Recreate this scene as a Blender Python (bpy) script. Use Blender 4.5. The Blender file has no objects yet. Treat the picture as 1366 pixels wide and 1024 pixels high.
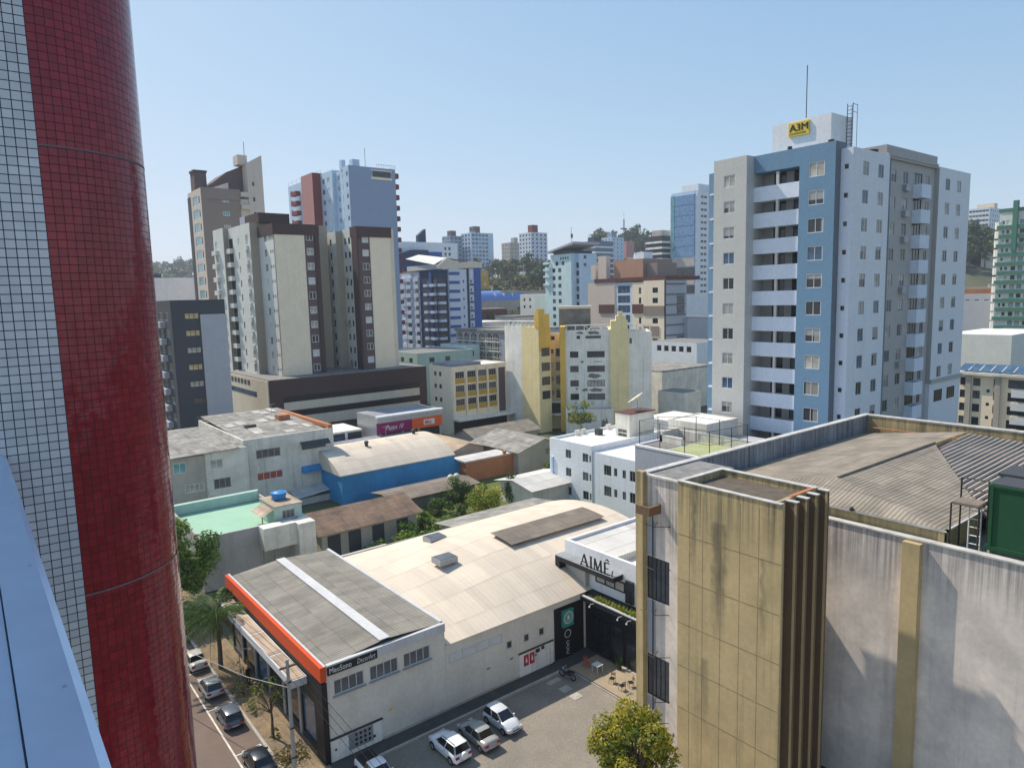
import bpy, bmesh, math, random
from mathutils import Vector, Matrix
R = math.radians
random.seed(7)
S = 1.38                      # one modelling unit in metres
C = bpy.context.scene
COL = C.collection
# ------------------------------------------------------------------ camera, sky, sun
cam = bpy.data.cameras.new('camera'); co = bpy.data.objects.new('camera', cam); COL.objects.link(co)
cam.sensor_width = 36; cam.lens = 24.563; cam.clip_start = .05; cam.clip_end = 9000
rx = Vector((.78450829, -.61957347, -.02598954)); ux = Vector((.09664357, .0807573, .99203744)); fx = Vector((.61254123, .78077332, -.12323256))
m = Matrix((rx, ux, -fx)).transposed().to_4x4(); m.translation = (0, 0, 25*S); co.matrix_world = m
C.camera = co
SUN = Vector((-.27, 1, 1.22)).normalized()
EL = math.asin(SUN.z); AZ = math.atan2(SUN.x, SUN.y)
w = bpy.data.worlds.new('World'); C.world = w; w.use_nodes = True
nt = w.node_tree; bg = nt.nodes['Background']; sky = nt.nodes.new('ShaderNodeTexSky')
sky.sky_type = 'NISHITA'; sky.sun_disc = False; sky.sun_elevation = EL; sky.sun_rotation = AZ
sky.altitude = 300; sky.air_density = 1.0; sky.dust_density = .7; sky.ozone_density = 1.6
# tone curve on the sky colour: lifts its fill light, rolls off the bright horizon: c * g / (1 + k * c)
def vmath(op, a, b_):
    v = nt.nodes.new('ShaderNodeVectorMath'); v.operation = op
    for i, q in enumerate((a, b_)):
        if hasattr(q, 'links'): nt.links.new(q, v.inputs[i])
        else: v.inputs[i].default_value = q
    return v.outputs[0]
c_ = sky.outputs[0]; c_ = vmath('DIVIDE', vmath('MULTIPLY', c_, (1.66, 2.22, 2.85)), vmath('ADD', vmath('MULTIPLY', c_, (.185, .277, .339)), (1, 1, 1)))
nt.links.new(c_, bg.inputs[0]); bg.inputs[1].default_value = .125
sl = bpy.data.lights.new('sun', 'SUN'); so = bpy.data.objects.new('sun', sl); COL.objects.link(so)
sl.energy = 4.3; sl.angle = R(.53); sl.color = (1, .91, .78); so.rotation_euler = SUN.to_track_quat('Z', 'Y').to_euler()
C.view_settings.view_transform = 'Standard'; C.view_settings.look = 'None'; C.view_settings.exposure = .3; C.view_settings.gamma = 1
C.cycles.max_bounces = 6; C.cycles.diffuse_bounces = 4; C.cycles.glossy_bounces = 3; C.cycles.transparent_max_bounces = 6
# ------------------------------------------------------------------ materials
MAT = {}
def mk(name):
    mt = bpy.data.materials.new(name); mt.use_nodes = True; MAT[name] = mt
    n = mt.node_tree.nodes; return mt, n, mt.node_tree.links, n['Principled BSDF']
def rgb(c): return (c[0], c[1], c[2], 1)
def nd(n, t, **k):
    o = n.new(t)
    for a, b in k.items(): setattr(o, a, b)
    return o
def mix(n, l, fac, a, b, mode='MIX'):
    x = nd(n, 'ShaderNodeMix', data_type='RGBA', blend_type=mode)
    for s, v in ((0, fac), (6, a), (7, b)):
        if hasattr(v, 'links'): l.new(v, x.inputs[s])
        elif s == 0: x.inputs[0].default_value = v
        else: x.inputs[s].default_value = rgb(v)
    return x.outputs[2]
def ramp(n, l, src, a, b, va=0, vb=1):
    r = nd(n, 'ShaderNodeMapRange'); l.new(src, r.inputs[0])
    for i, v in enumerate((a, b, va, vb)): r.inputs[i+1].default_value = v
    return r.outputs[0]
def noise(n, l, vec, sc, det=4, rough=.6):
    t = nd(n, 'ShaderNodeTexNoise'); t.inputs['Scale'].default_value = sc; t.inputs['Detail'].default_value = det; t.inputs['Roughness'].default_value = rough
    l.new(vec, t.inputs['Vector']); return t.outputs['Fac']
def mapped(n, l, vec, sc=(1, 1, 1), rot=(0, 0, 0)):
    mp = nd(n, 'ShaderNodeMapping'); l.new(vec, mp.inputs[0]); mp.inputs['Scale'].default_value = sc; mp.inputs['Rotation'].default_value = rot
    return mp.outputs[0]
def wall(name, col, rough=.85, mott=.16, streak=.3, dirt=(.10, .09, .08), sw=1.6, bump=.0, top=None, run=4.5, blob=()):
    """painted render: mottled, with vertical rain streaks"""
    mt, n, l, b = mk(name); tc = nd(n, 'ShaderNodeTexCoord').outputs['Object']
    f1 = ramp(n, l, noise(n, l, tc, .35, 6), .35, .75, 0, mott*1.6)
    c = mix(n, l, f1, col, dirt)
    f2 = ramp(n, l, noise(n, l, mapped(n, l, tc, (sw, sw, .05)), 1, 5, .65), .52, .8, 0, streak*1.4)
    c = mix(n, l, f2, c, dirt)
    if top:      # rain runs hanging from the coping
        sp = nd(n, 'ShaderNodeSeparateXYZ'); l.new(tc, sp.inputs[0])
        k = nd(n, 'ShaderNodeMath', operation='MULTIPLY_ADD'); l.new(noise(n, l, mapped(n, l, tc, (.55, .55, .02)), 1, 3), k.inputs[0]); k.inputs[1].default_value = -run*2.2; k.inputs[2].default_value = top
        g1 = nd(n, 'ShaderNodeMath', operation='SUBTRACT'); l.new(sp.outputs[2], g1.inputs[0]); l.new(k.outputs[0], g1.inputs[1])
        g2 = ramp(n, l, g1.outputs[0], -run*.35, run*.8, 0, 1); g3 = ramp(n, l, noise(n, l, mapped(n, l, tc, (3.2, 3.2, .06)), 1, 5, .7), .38, .66)
        mu = nd(n, 'ShaderNodeMath', operation='MULTIPLY'); l.new(g2, mu.inputs[0]); l.new(g3, mu.inputs[1])
        c = mix(n, l, ramp(n, l, mu.outputs[0], 0, 1, 0, .85), c, dirt)
    for yc, yw, z0, z1, st in blob:      # single old water stains on the wall
        sp = nd(n, 'ShaderNodeSeparateXYZ'); l.new(tc, sp.inputs[0]); wb = nd(n, 'ShaderNodeMath', operation='MULTIPLY_ADD'); l.new(noise(n, l, tc, .9, 4), wb.inputs[0]); wb.inputs[1].default_value = .9; l.new(sp.outputs[1], wb.inputs[2])
        d1 = nd(n, 'ShaderNodeMath', operation='SUBTRACT'); l.new(wb.outputs[0], d1.inputs[0]); d1.inputs[1].default_value = yc+.45; d2 = nd(n, 'ShaderNodeMath', operation='ABSOLUTE'); l.new(d1.outputs[0], d2.inputs[0])
        fy = ramp(n, l, d2.outputs[0], yw, yw*.35, 0, 1); fz = ramp(n, l, sp.outputs[2], z0, z0+(z1-z0)*.6, 0, 1); ft = ramp(n, l, sp.outputs[2], z1+.25, z1, 0, 1)
        m1 = nd(n, 'ShaderNodeMath', operation='MULTIPLY'); l.new(fy, m1.inputs[0]); l.new(fz, m1.inputs[1]); m2 = nd(n, 'ShaderNodeMath', operation='MULTIPLY'); l.new(m1.outputs[0], m2.inputs[0]); l.new(ft, m2.inputs[1])
        m3 = nd(n, 'ShaderNodeMath', operation='MULTIPLY'); l.new(m2.outputs[0], m3.inputs[0]); l.new(ramp(n, l, noise(n, l, mapped(n, l, tc, (3, 3, .25)), 1, 4), .25, .7, .25, st), m3.inputs[1]); c = mix(n, l, m3.outputs[0], c, dirt)
    f3 = ramp(n, l, noise(n, l, tc, 3.0, 3), .3, .7, .93, 1.05)
    vm = nd(n, 'ShaderNodeVectorMath', operation='SCALE'); l.new(c, vm.inputs[0]); l.new(f3, vm.inputs['Scale'])
    l.new(vm.outputs[0], b.inputs['Base Color']); b.inputs['Roughness'].default_value = rough
    b.inputs['Specular IOR Level'].default_value = .25
    if bump:
        bp = nd(n, 'ShaderNodeBump'); bp.inputs['Strength'].default_value = bump; bp.inputs['Distance'].default_value = .02
        l.new(noise(n, l, tc, 14, 4), bp.inputs['Height']); l.new(bp.outputs[0], b.inputs['Normal'])
    return mt
def plain(name, col, rough=.6, metal=0, var=.1, spec=.4, vs=1.5):
    mt, n, l, b = mk(name); tc = nd(n, 'ShaderNodeTexCoord').outputs['Object']
    f = ramp(n, l, noise(n, l, tc, vs, 4), .3, .7, 1-var, 1+var)
    vm = nd(n, 'ShaderNodeVectorMath', operation='SCALE'); vm.inputs[0].default_value = col; l.new(f, vm.inputs['Scale'])
    l.new(vm.outputs[0], b.inputs['Base Color']); b.inputs['Roughness'].default_value = rough; b.inputs['Metallic'].default_value = metal
    b.inputs['Specular IOR Level'].default_value = spec
    return mt
def paint(name, col, rough=.25, coat=.6):
    mt = plain(name, col, rough, 0, .04, .5); mt.node_tree.nodes['Principled BSDF'].inputs['Coat Weight'].default_value = coat; return mt
def glass(name, col, rough=.12, spec=.6, var=.35):
    mt = plain(name, col, rough, 0, var, spec, .7)
    n, l = mt.node_tree.nodes, mt.node_tree.links; b = n['Principled BSDF']
    tc = nd(n, 'ShaderNodeTexCoord').outputs['Object']; bp = nd(n, 'ShaderNodeBump'); bp.inputs['Strength'].default_value = .12; bp.inputs['Distance'].default_value = .05
    l.new(noise(n, l, tc, .8, 2), bp.inputs['Height']); l.new(bp.outputs[0], b.inputs['Normal'])
    return mt
def sheet(name, col, pitch=.2, axis='x', lap=1.8, dirt=(.06, .055, .05), dk=.45, amp=.5, rough=.8, blotch=.5, sc=.25):
    """corrugated roof sheet: fine corrugations across `axis`, sheet laps, weather blotches"""
    mt, n, l, b = mk(name); tc = nd(n, 'ShaderNodeTexCoord').outputs['Object']
    wv = nd(n, 'ShaderNodeTexWave', wave_type='BANDS', bands_direction='X' if axis == 'x' else 'Y', wave_profile='SIN')
    wv.inputs['Scale'].default_value = .314/pitch; wv.inputs['Distortion'].default_value = .0; l.new(tc, wv.inputs['Vector'])
    f0 = ramp(n, l, wv.outputs['Fac'], 0, 1, dk, 0)
    c = mix(n, l, f0, col, dirt)
    wl = nd(n, 'ShaderNodeTexWave', wave_type='BANDS', bands_direction='Y' if axis == 'x' else 'X', wave_profile='SAW')
    wl.inputs['Scale'].default_value = .314/lap*1.0; l.new(tc, wl.inputs['Vector'])
    fl = ramp(n, l, wl.outputs['Fac'], .9, 1, 0, .35); c = mix(n, l, fl, c, dirt)
    f1 = ramp(n, l, noise(n, l, tc, sc, 7, .7), .42, .72, 0, blotch); c = mix(n, l, f1, c, dirt)
    f2 = ramp(n, l, noise(n, l, mapped(n, l, tc, (2.2, .12, 1) if axis == 'x' else (.12, 2.2, 1)), 1, 4), .5, .8, 0, blotch*.8); c = mix(n, l, f2, c, dirt)
    br = nd(n, 'ShaderNodeTexBrick'); br.offset = 0; br.inputs['Scale'].default_value = 1; br.inputs['Mortar Size'].default_value = 0
    br.inputs['Brick Width'].default_value = 1.1 if axis == 'x' else lap; br.inputs['Row Height'].default_value = lap if axis == 'x' else 1.1; br.inputs['Color1'].default_value = (1.06, 1.05, 1.03, 1); br.inputs['Color2'].default_value = (.78, .78, .79, 1)
    l.new(tc, br.inputs['Vector']); c = mix(n, l, min(1, .35+blotch), c, br.outputs['Color'], 'MULTIPLY')
    l.new(c, b.inputs['Base Color']); b.inputs['Roughness'].default_value = rough; b.inputs['Specular IOR Level'].default_value = .2
    bp = nd(n, 'ShaderNodeBump'); bp.inputs['Strength'].default_value = amp; bp.inputs['Distance'].default_value = .05
    l.new(wv.outputs['Fac'], bp.inputs['Height']); l.new(bp.outputs[0], b.inputs['Normal'])
    return mt
def ground(name, col, col2, sc=.5, fine=6, dk=.5, rough=.9, paver=0, pc=(.1, .09, .08)):
    mt, n, l, b = mk(name); tc = nd(n, 'ShaderNodeTexCoord').outputs['Object']
    c = mix(n, l, ramp(n, l, noise(n, l, tc, sc, 6), .35, .68), col, col2)
    c = mix(n, l, ramp(n, l, noise(n, l, tc, fine, 5), .4, .75, 0, dk), c, pc)
    if paver:
        br = nd(n, 'ShaderNodeTexBrick'); br.offset = .5; br.inputs['Scale'].default_value = 1/paver
        br.inputs['Color1'].default_value = (1, 1, 1, 1); br.inputs['Color2'].default_value = (.72, .72, .72, 1); br.inputs['Mortar'].default_value = (.4, .38, .36, 1)
        br.inputs['Mortar Size'].default_value = .03; l.new(tc, br.inputs['Vector']); c = mix(n, l, .75, c, br.outputs['Color'], 'MULTIPLY')
    l.new(c, b.inputs['Base Color']); b.inputs['Roughness'].default_value = rough; b.inputs['Specular IOR Level'].default_value = .2
    return mt
def tiles(name, c1, c2, grout, size, rough=.08, gs=.045):
    mt, n, l, b = mk(name); uv = nd(n, 'ShaderNodeUVMap').outputs[0]
    br = nd(n, 'ShaderNodeTexBrick'); br.offset = 0; br.squash = 1; br.inputs['Scale'].default_value = 1/size; br.inputs['Brick Width'].default_value = 1; br.inputs['Row Height'].default_value = 1
    br.inputs['Color1'].default_value = rgb(c1); br.inputs['Color2'].default_value = rgb(c2); br.inputs['Mortar'].default_value = rgb(grout); br.inputs['Mortar Size'].default_value = gs; br.inputs['Mortar Smooth'].default_value = .3
    l.new(uv, br.inputs['Vector'])
    big = ramp(n, l, noise(n, l, mapped(n, l, uv, (1.2, .35, 1)), 1, 5), .3, .75, .80, 1.14)
    vm = nd(n, 'ShaderNodeVectorMath', operation='SCALE'); l.new(br.outputs['Color'], vm.inputs[0]); l.new(big, vm.inputs['Scale'])
    l.new(vm.outputs[0], b.inputs['Base Color']); l.new(ramp(n, l, br.outputs['Fac'], 0, 1, rough, .8), b.inputs['Roughness'])
    b.inputs['Specular IOR Level'].default_value = .5
    # every tile sits at its own tiny angle
    wn = nd(n, 'ShaderNodeTexVoronoi', voronoi_dimensions='2D'); wn.inputs['Scale'].default_value = 1/size*1.0; wn.inputs['Randomness'].default_value = 0; l.new(uv, wn.inputs['Vector'])
    ad = nd(n, 'ShaderNodeVectorMath', operation='MULTIPLY_ADD'); l.new(wn.outputs['Color'], ad.inputs[0]); ad.inputs[1].default_value = (.05, .05, .05); ad.inputs[2].default_value = (-.025, -.025, -.025)
    ge = nd(n, 'ShaderNodeNewGeometry'); a2 = nd(n, 'ShaderNodeVectorMath', operation='ADD'); l.new(ge.outputs['Normal'], a2.inputs[0]); l.new(ad.outputs[0], a2.inputs[1])
    no = nd(n, 'ShaderNodeVectorMath', operation='NORMALIZE'); l.new(a2.outputs[0], no.inputs[0])
    bp = nd(n, 'ShaderNodeBump', invert=True); bp.inputs['Strength'].default_value = .6; bp.inputs['Distance'].default_value = .01
    l.new(br.outputs['Fac'], bp.inputs['Height']); l.new(no.outputs[0], bp.inputs['Normal']); l.new(bp.outputs[0], b.inputs['Normal'])
    return mt
def glass_mix(name):
    """dark panes with curtains drawn to different widths and blinds to different heights"""
    mt, n, l, b = mk(name); tc = nd(n, 'ShaderNodeTexCoord').outputs['Object']; sp = nd(n, 'ShaderNodeSeparateXYZ'); l.new(tc, sp.inputs[0])
    oi = nd(n, 'ShaderNodeObjectInfo').outputs['Random']; wn = nd(n, 'ShaderNodeTexWhiteNoise', noise_dimensions='1D'); l.new(oi, wn.inputs['W']); sc = nd(n, 'ShaderNodeSeparateColor'); l.new(wn.outputs['Color'], sc.inputs[0])
    def gt(a, lo, hi, src):
        g_ = nd(n, 'ShaderNodeMath', operation='GREATER_THAN'); l.new(a, g_.inputs[0]); l.new(ramp(n, l, src, 0, 1, lo, hi), g_.inputs[1]); return g_.outputs[0]
    c = mix(n, l, gt(sp.outputs[0], -1.0, 1.6, sc.outputs[0]), (.02, .023, .028), (.40, .37, .31)); c = mix(n, l, gt(sp.outputs[2], -.9, 1.5, sc.outputs[1]), c, (.50, .49, .46))
    c = mix(n, l, .35, c, (.05, .06, .075)); l.new(c, b.inputs['Base Color']); b.inputs['Roughness'].default_value = .14; b.inputs['Specular IOR Level'].default_value = .6
    return mt
def leaf(name, col, tr=.35, var=.35):
    mt, n, l, b = mk(name); tc = nd(n, 'ShaderNodeTexCoord').outputs['Object']
    f = ramp(n, l, noise(n, l, tc, 2.2, 3), .3, .7, 1-var, 1+var)
    vm = nd(n, 'ShaderNodeVectorMath', operation='SCALE'); vm.inputs[0].default_value = col; l.new(f, vm.inputs['Scale'])
    l.new(vm.outputs[0], b.inputs['Base Color']); b.inputs['Roughness'].default_value = .55; b.inputs['Specular IOR Level'].default_value = .3
    t = nd(n, 'ShaderNodeBsdfTranslucent'); vs = nd(n, 'ShaderNodeVectorMath', operation='MULTIPLY'); l.new(vm.outputs[0], vs.inputs[0]); vs.inputs[1].default_value = (1.5, 1.6, .7); l.new(vs.outputs[0], t.inputs[0])
    mx = nd(n, 'ShaderNodeMixShader'); mx.inputs[0].default_value = tr; l.new(b.outputs[0], mx.inputs[1]); l.new(t.outputs[0], mx.inputs[2])
    l.new(mx.outputs[0], n['Material Output'].inputs[0]); return mt
# ------------------------------------------------------------------ mesh builder and the object tree
OFF = {}
def tag(o, label=None, cat=None, group=None, kind=None):
    for k, v in (('label', label), ('category', cat), ('group', group), ('kind', kind)):
        if v: o[k] = v
    return o
def thing(name, label, cat, loc=(0, 0, 0), rot=0, group=None, local=False):
    o = bpy.data.objects.new(name, None); COL.objects.link(o); o.location = Vector(loc)*S; o.rotation_euler.z = rot; o.empty_display_size = .3
    OFF[o.name] = Vector((0, 0, 0)) if local else Vector(loc)
    return tag(o, label, cat, group)
def Ms(x): return [MAT[i] for i in (x if isinstance(x, (list, tuple)) else [x])]
class MB:
    def __init__(s): s.v = []; s.f = []; s.m = []; s.uv = None
    def quad(s, p, m=0):
        i = len(s.v); s.v += [tuple(q) for q in p]; s.f.append(tuple(range(i, i+len(p)))); s.m.append(m); return s
    def box(s, x0, y0, z0, x1, y1, z1, m=0, mt=None, nobot=False):
        i = len(s.v); s.v += [(x0, y0, z0), (x1, y0, z0), (x1, y1, z0), (x0, y1, z0), (x0, y0, z1), (x1, y0, z1), (x1, y1, z1), (x0, y1, z1)]
        for k, q in enumerate(((0, 1, 5, 4), (1, 2, 6, 5), (2, 3, 7, 6), (3, 0, 4, 7), (4, 5, 6, 7), (3, 2, 1, 0))):
            if k == 5 and nobot: continue
            s.f.append(tuple(i+a for a in q)); s.m.append(m if k != 4 or mt is None else mt)
        return s
    def prism(s, poly, z0, z1, m=0, mt=None):
        """poly of (x,y) counter-clockwise, extruded in z"""
        i = len(s.v); n = len(poly); s.v += [(x, y, z0) for x, y in poly]+[(x, y, z1) for x, y in poly]
        for k in range(n): s.f.append((i+k, i+(k+1) % n, i+n+(k+1) % n, i+n+k)); s.m.append(m)
        s.f.append(tuple(range(i+n, i+2*n))); s.m.append(m if mt is None else mt); s.f.append(tuple(range(i+n-1, i-1, -1))); s.m.append(m); return s
    def ext(s, prof, axis, a, b, m=0, mt=None):
        """profile of (u,z) extruded along x (u is y) or y (u is x)"""
        i = len(s.v); n = len(prof); g = (lambda u, z, t: (t, u, z)) if axis == 'x' else (lambda u, z, t: (u, t, z))
        s.v += [g(u, z, a) for u, z in prof]+[g(u, z, b) for u, z in prof]
        for k in range(n): s.f.append((i+k, i+(k+1) % n, i+n+(k+1) % n, i+n+k)); s.m.append(m if mt is None else mt)
        s.f.append(tuple(range(i+n-1, i-1, -1))); s.m.append(m); s.f.append(tuple(range(i+n, i+2*n))); s.m.append(m); return s
    def cyl(s, x, y, z0, z1, r, n=14, m=0, r2=None):
        i = len(s.v); r2 = r if r2 is None else r2
        for z, q in ((z0, r), (z1, r2)): s.v += [(x+q*math.cos(2*math.pi*k/n), y+q*math.sin(2*math.pi*k/n), z) for k in range(n)]
        for k in range(n): s.f.append((i+k, i+(k+1) % n, i+n+(k+1) % n, i+n+k)); s.m.append(m)
        s.f.append(tuple(range(i+n, i+2*n))); s.m.append(m); s.f.append(tuple(range(i+n-1, i-1, -1))); s.m.append(m); return s
    def tube(s, pts, r, n=5, m=0, r2=None):
        pts = [Vector(p) for p in pts]; K = len(pts); i = len(s.v)
        for k, p in enumerate(pts):
            d = (pts[min(k+1, K-1)]-pts[max(k-1, 0)]).normalized(); a = d.cross(Vector((0, 0, 1)) if abs(d.z) < .9 else Vector((1, 0, 0))).normalized(); b = d.cross(a)
            q = r if r2 is None else r+(r2-r)*k/max(1, K-1)
            s.v += [tuple(p+q*(a*math.cos(2*math.pi*j/n)+b*math.sin(2*math.pi*j/n))) for j in range(n)]
        for k in range(K-1):
            for j in range(n): s.f.append((i+k*n+j, i+k*n+(j+1) % n, i+(k+1)*n+(j+1) % n, i+(k+1)*n+j)); s.m.append(m)
        s.f.append(tuple(range(i+n-1, i-1, -1))); s.m.append(m); s.f.append(tuple(range(i+(K-1)*n, i+K*n))); s.m.append(m); return s
    def ball(s, x, y, z, r, n=8, m=0, sz=1, jit=0):
        i = len(s.v); K = n//2+1
        for a in range(1, K):
            t = math.pi*a/K
            for k in range(n):
                q = r*(1+random.uniform(-jit, jit)); s.v.append((x+q*math.sin(t)*math.cos(2*math.pi*k/n), y+q*math.sin(t)*math.sin(2*math.pi*k/n), z+q*sz*math.cos(t)))
        for a in range(K-2):
            for k in range(n): s.f.append((i+a*n+k, i+(a+1)*n+k, i+(a+1)*n+(k+1) % n, i+a*n+(k+1) % n)); s.m.append(m)
        s.f.append(tuple(i+k for k in range(n))); s.m.append(m); s.f.append(tuple(i+(K-2)*n+k for k in range(n-1, -1, -1))); s.m.append(m); return s
    def mesh(s, name, mats, off=Vector((0, 0, 0)), smooth=False):
        me = bpy.data.meshes.new(name); me.from_pydata([((Vector(v)-off)*S)[:] for v in s.v], [], s.f)
        for a in Ms(mats): me.materials.append(a)
        me.polygons.foreach_set('material_index', s.m)
        if smooth: me.polygons.foreach_set('use_smooth', [True]*len(s.f))
        if s.uv:
            u = me.uv_layers.new(name='UVMap')
            for p in me.polygons:
                for li in p.loop_indices: u.data[li].uv = s.uv[me.loops[li].vertex_index]
        me.update(); return me
    def build(s, name, mats, parent=None, smooth=False, lab=None, kind=None, own=None):
        off = OFF.get(parent.name, Vector((0, 0, 0))) if parent else (Vector(own) if own else Vector((0, 0, 0)))
        o = bpy.data.objects.new(name, s.mesh(name, mats, off, smooth)); COL.objects.link(o)
        if parent: o.parent = parent; OFF[o.name] = OFF[parent.name]
        else: o.location = off*S; OFF[o.name] = off
        if lab: o['label'] = lab
        if kind: o['kind'] = kind
        return o
def place(name, me, parent, loc, rot=0):
    """one more object on shared mesh data, loc in the parent's modelling frame"""
    o = bpy.data.objects.new(name, me); COL.objects.link(o); o.parent = parent; o.location = (Vector(loc)-OFF[parent.name])*S; o.rotation_euler.z = rot
    OFF[o.name] = Vector(loc); return o
def copytree(src, loc, rot=None, label=None, parent=None, scale=None):
    c = src.copy(); COL.objects.link(c)
    if parent: c.parent = parent
    else:
        c.location = Vector(loc)*S; OFF[c.name] = Vector(loc)
        if rot is not None: c.rotation_euler.z = rot
        if scale: c.scale = (scale,)*3
        if label: c['label'] = label
    for ch in src.children: copytree(ch, None, parent=c)
    return c
WC = {}
GLS = ['glass_mix', 'glass_mix', 'glass_mix', 'glass_dark', 'glass_curtain', 'glass_blue']
def win_mesh(w, h, n, fr, pane, rev, far, t, sill):
    k = (w, h, n, fr, pane, rev, far, t, sill)
    if k in WC: return WC[k]
    a, b = w/2-.002, h/2-.002; f = MB()
    if far:
        y = rev-.02
        f.box(-a, y-.03, -b, -a+t, y, b).box(a-t, y-.03, -b, a, y, b).box(-a+t, y-.03, b-t, a-t, y, b).box(-a+t, y-.03, -b, a-t, y, -b+t)
        for i in range(1, n): x = -a+2*a*i/n; f.box(x-t/2, y-.03, -b+t, x+t/2, y, b-t)
        f.quad([(-a, y+.005, -b), (a, y+.005, -b), (a, y+.005, b), (-a, y+.005, b)], 1)
        WC[k] = (f.mesh('window', [fr, pane]), None); return WC[k]
    y = rev
    f.box(-a, y-.07, -b, -a+t, y, b).box(a-t, y-.07, -b, a, y, b).box(-a+t, y-.07, b-t, a-t, y, b).box(-a+t, y-.07, -b, a-t, y, -b+t)
    for i in range(1, n): x = -a+2*a*i/n; f.box(x-t*.4, y-.06, -b+t, x+t*.4, y, b-t)
    if sill: f.box(-w/2-.05, -.08, -h/2-.07, w/2+.05, rev-.08, -h/2-.003)
    p = MB().quad([(-a+t, y-.03, -b+t), (a-t, y-.03, -b+t), (a-t, y-.03, b-t), (-a+t, y-.03, b-t)])
    WC[k] = (f.mesh('window', fr), p.mesh('pane', pane)); return WC[k]
def holes_wall(mb, face, c, u0, u1, z0, z1, holes, dep, m=0):
    """wall in plane x=c ('L') or y=c ('R') with rectangular openings and their reveals"""
    P = (lambda u, z, d=0: (c+d, u, z)) if face == 'L' else (lambda u, z, d=0: (u, c+d, z))
    us = sorted(set([u0, u1]+[min(max(q, u0), u1) for h in holes for q in h[:2]])); zs = sorted(set([z0, z1]+[min(max(q, z0), z1) for h in holes for q in h[2:]]))
    fl = face == 'L'
    for j in range(len(zs)-1):
        zc = (zs[j]+zs[j+1])/2; run = None
        row = [h for h in holes if h[2] < zc < h[3]]
        for i in range(len(us)-1):
            uc = (us[i]+us[i+1])/2; hit = any(h[0] < uc < h[1] for h in row)
            if not hit and run is None: run = us[i]
            if run is not None and (hit or i == len(us)-2):
                e = us[i] if hit else us[i+1]; q = [P(run, zs[j]), P(e, zs[j]), P(e, zs[j+1]), P(run, zs[j+1])]
                mb.quad(q[::-1] if fl else q, m); run = None
    for a, b, e, f in holes:
        for q in ([P(a, e), P(b, e), P(b, e, dep), P(a, e, dep)], [P(b, f), P(a, f), P(a, f, dep), P(b, f, dep)], [P(a, f), P(a, e), P(a, e, dep), P(a, f, dep)], [P(b, e), P(b, f), P(b, f, dep), P(b, e, dep)]):
            mb.quad(q, m)
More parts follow.
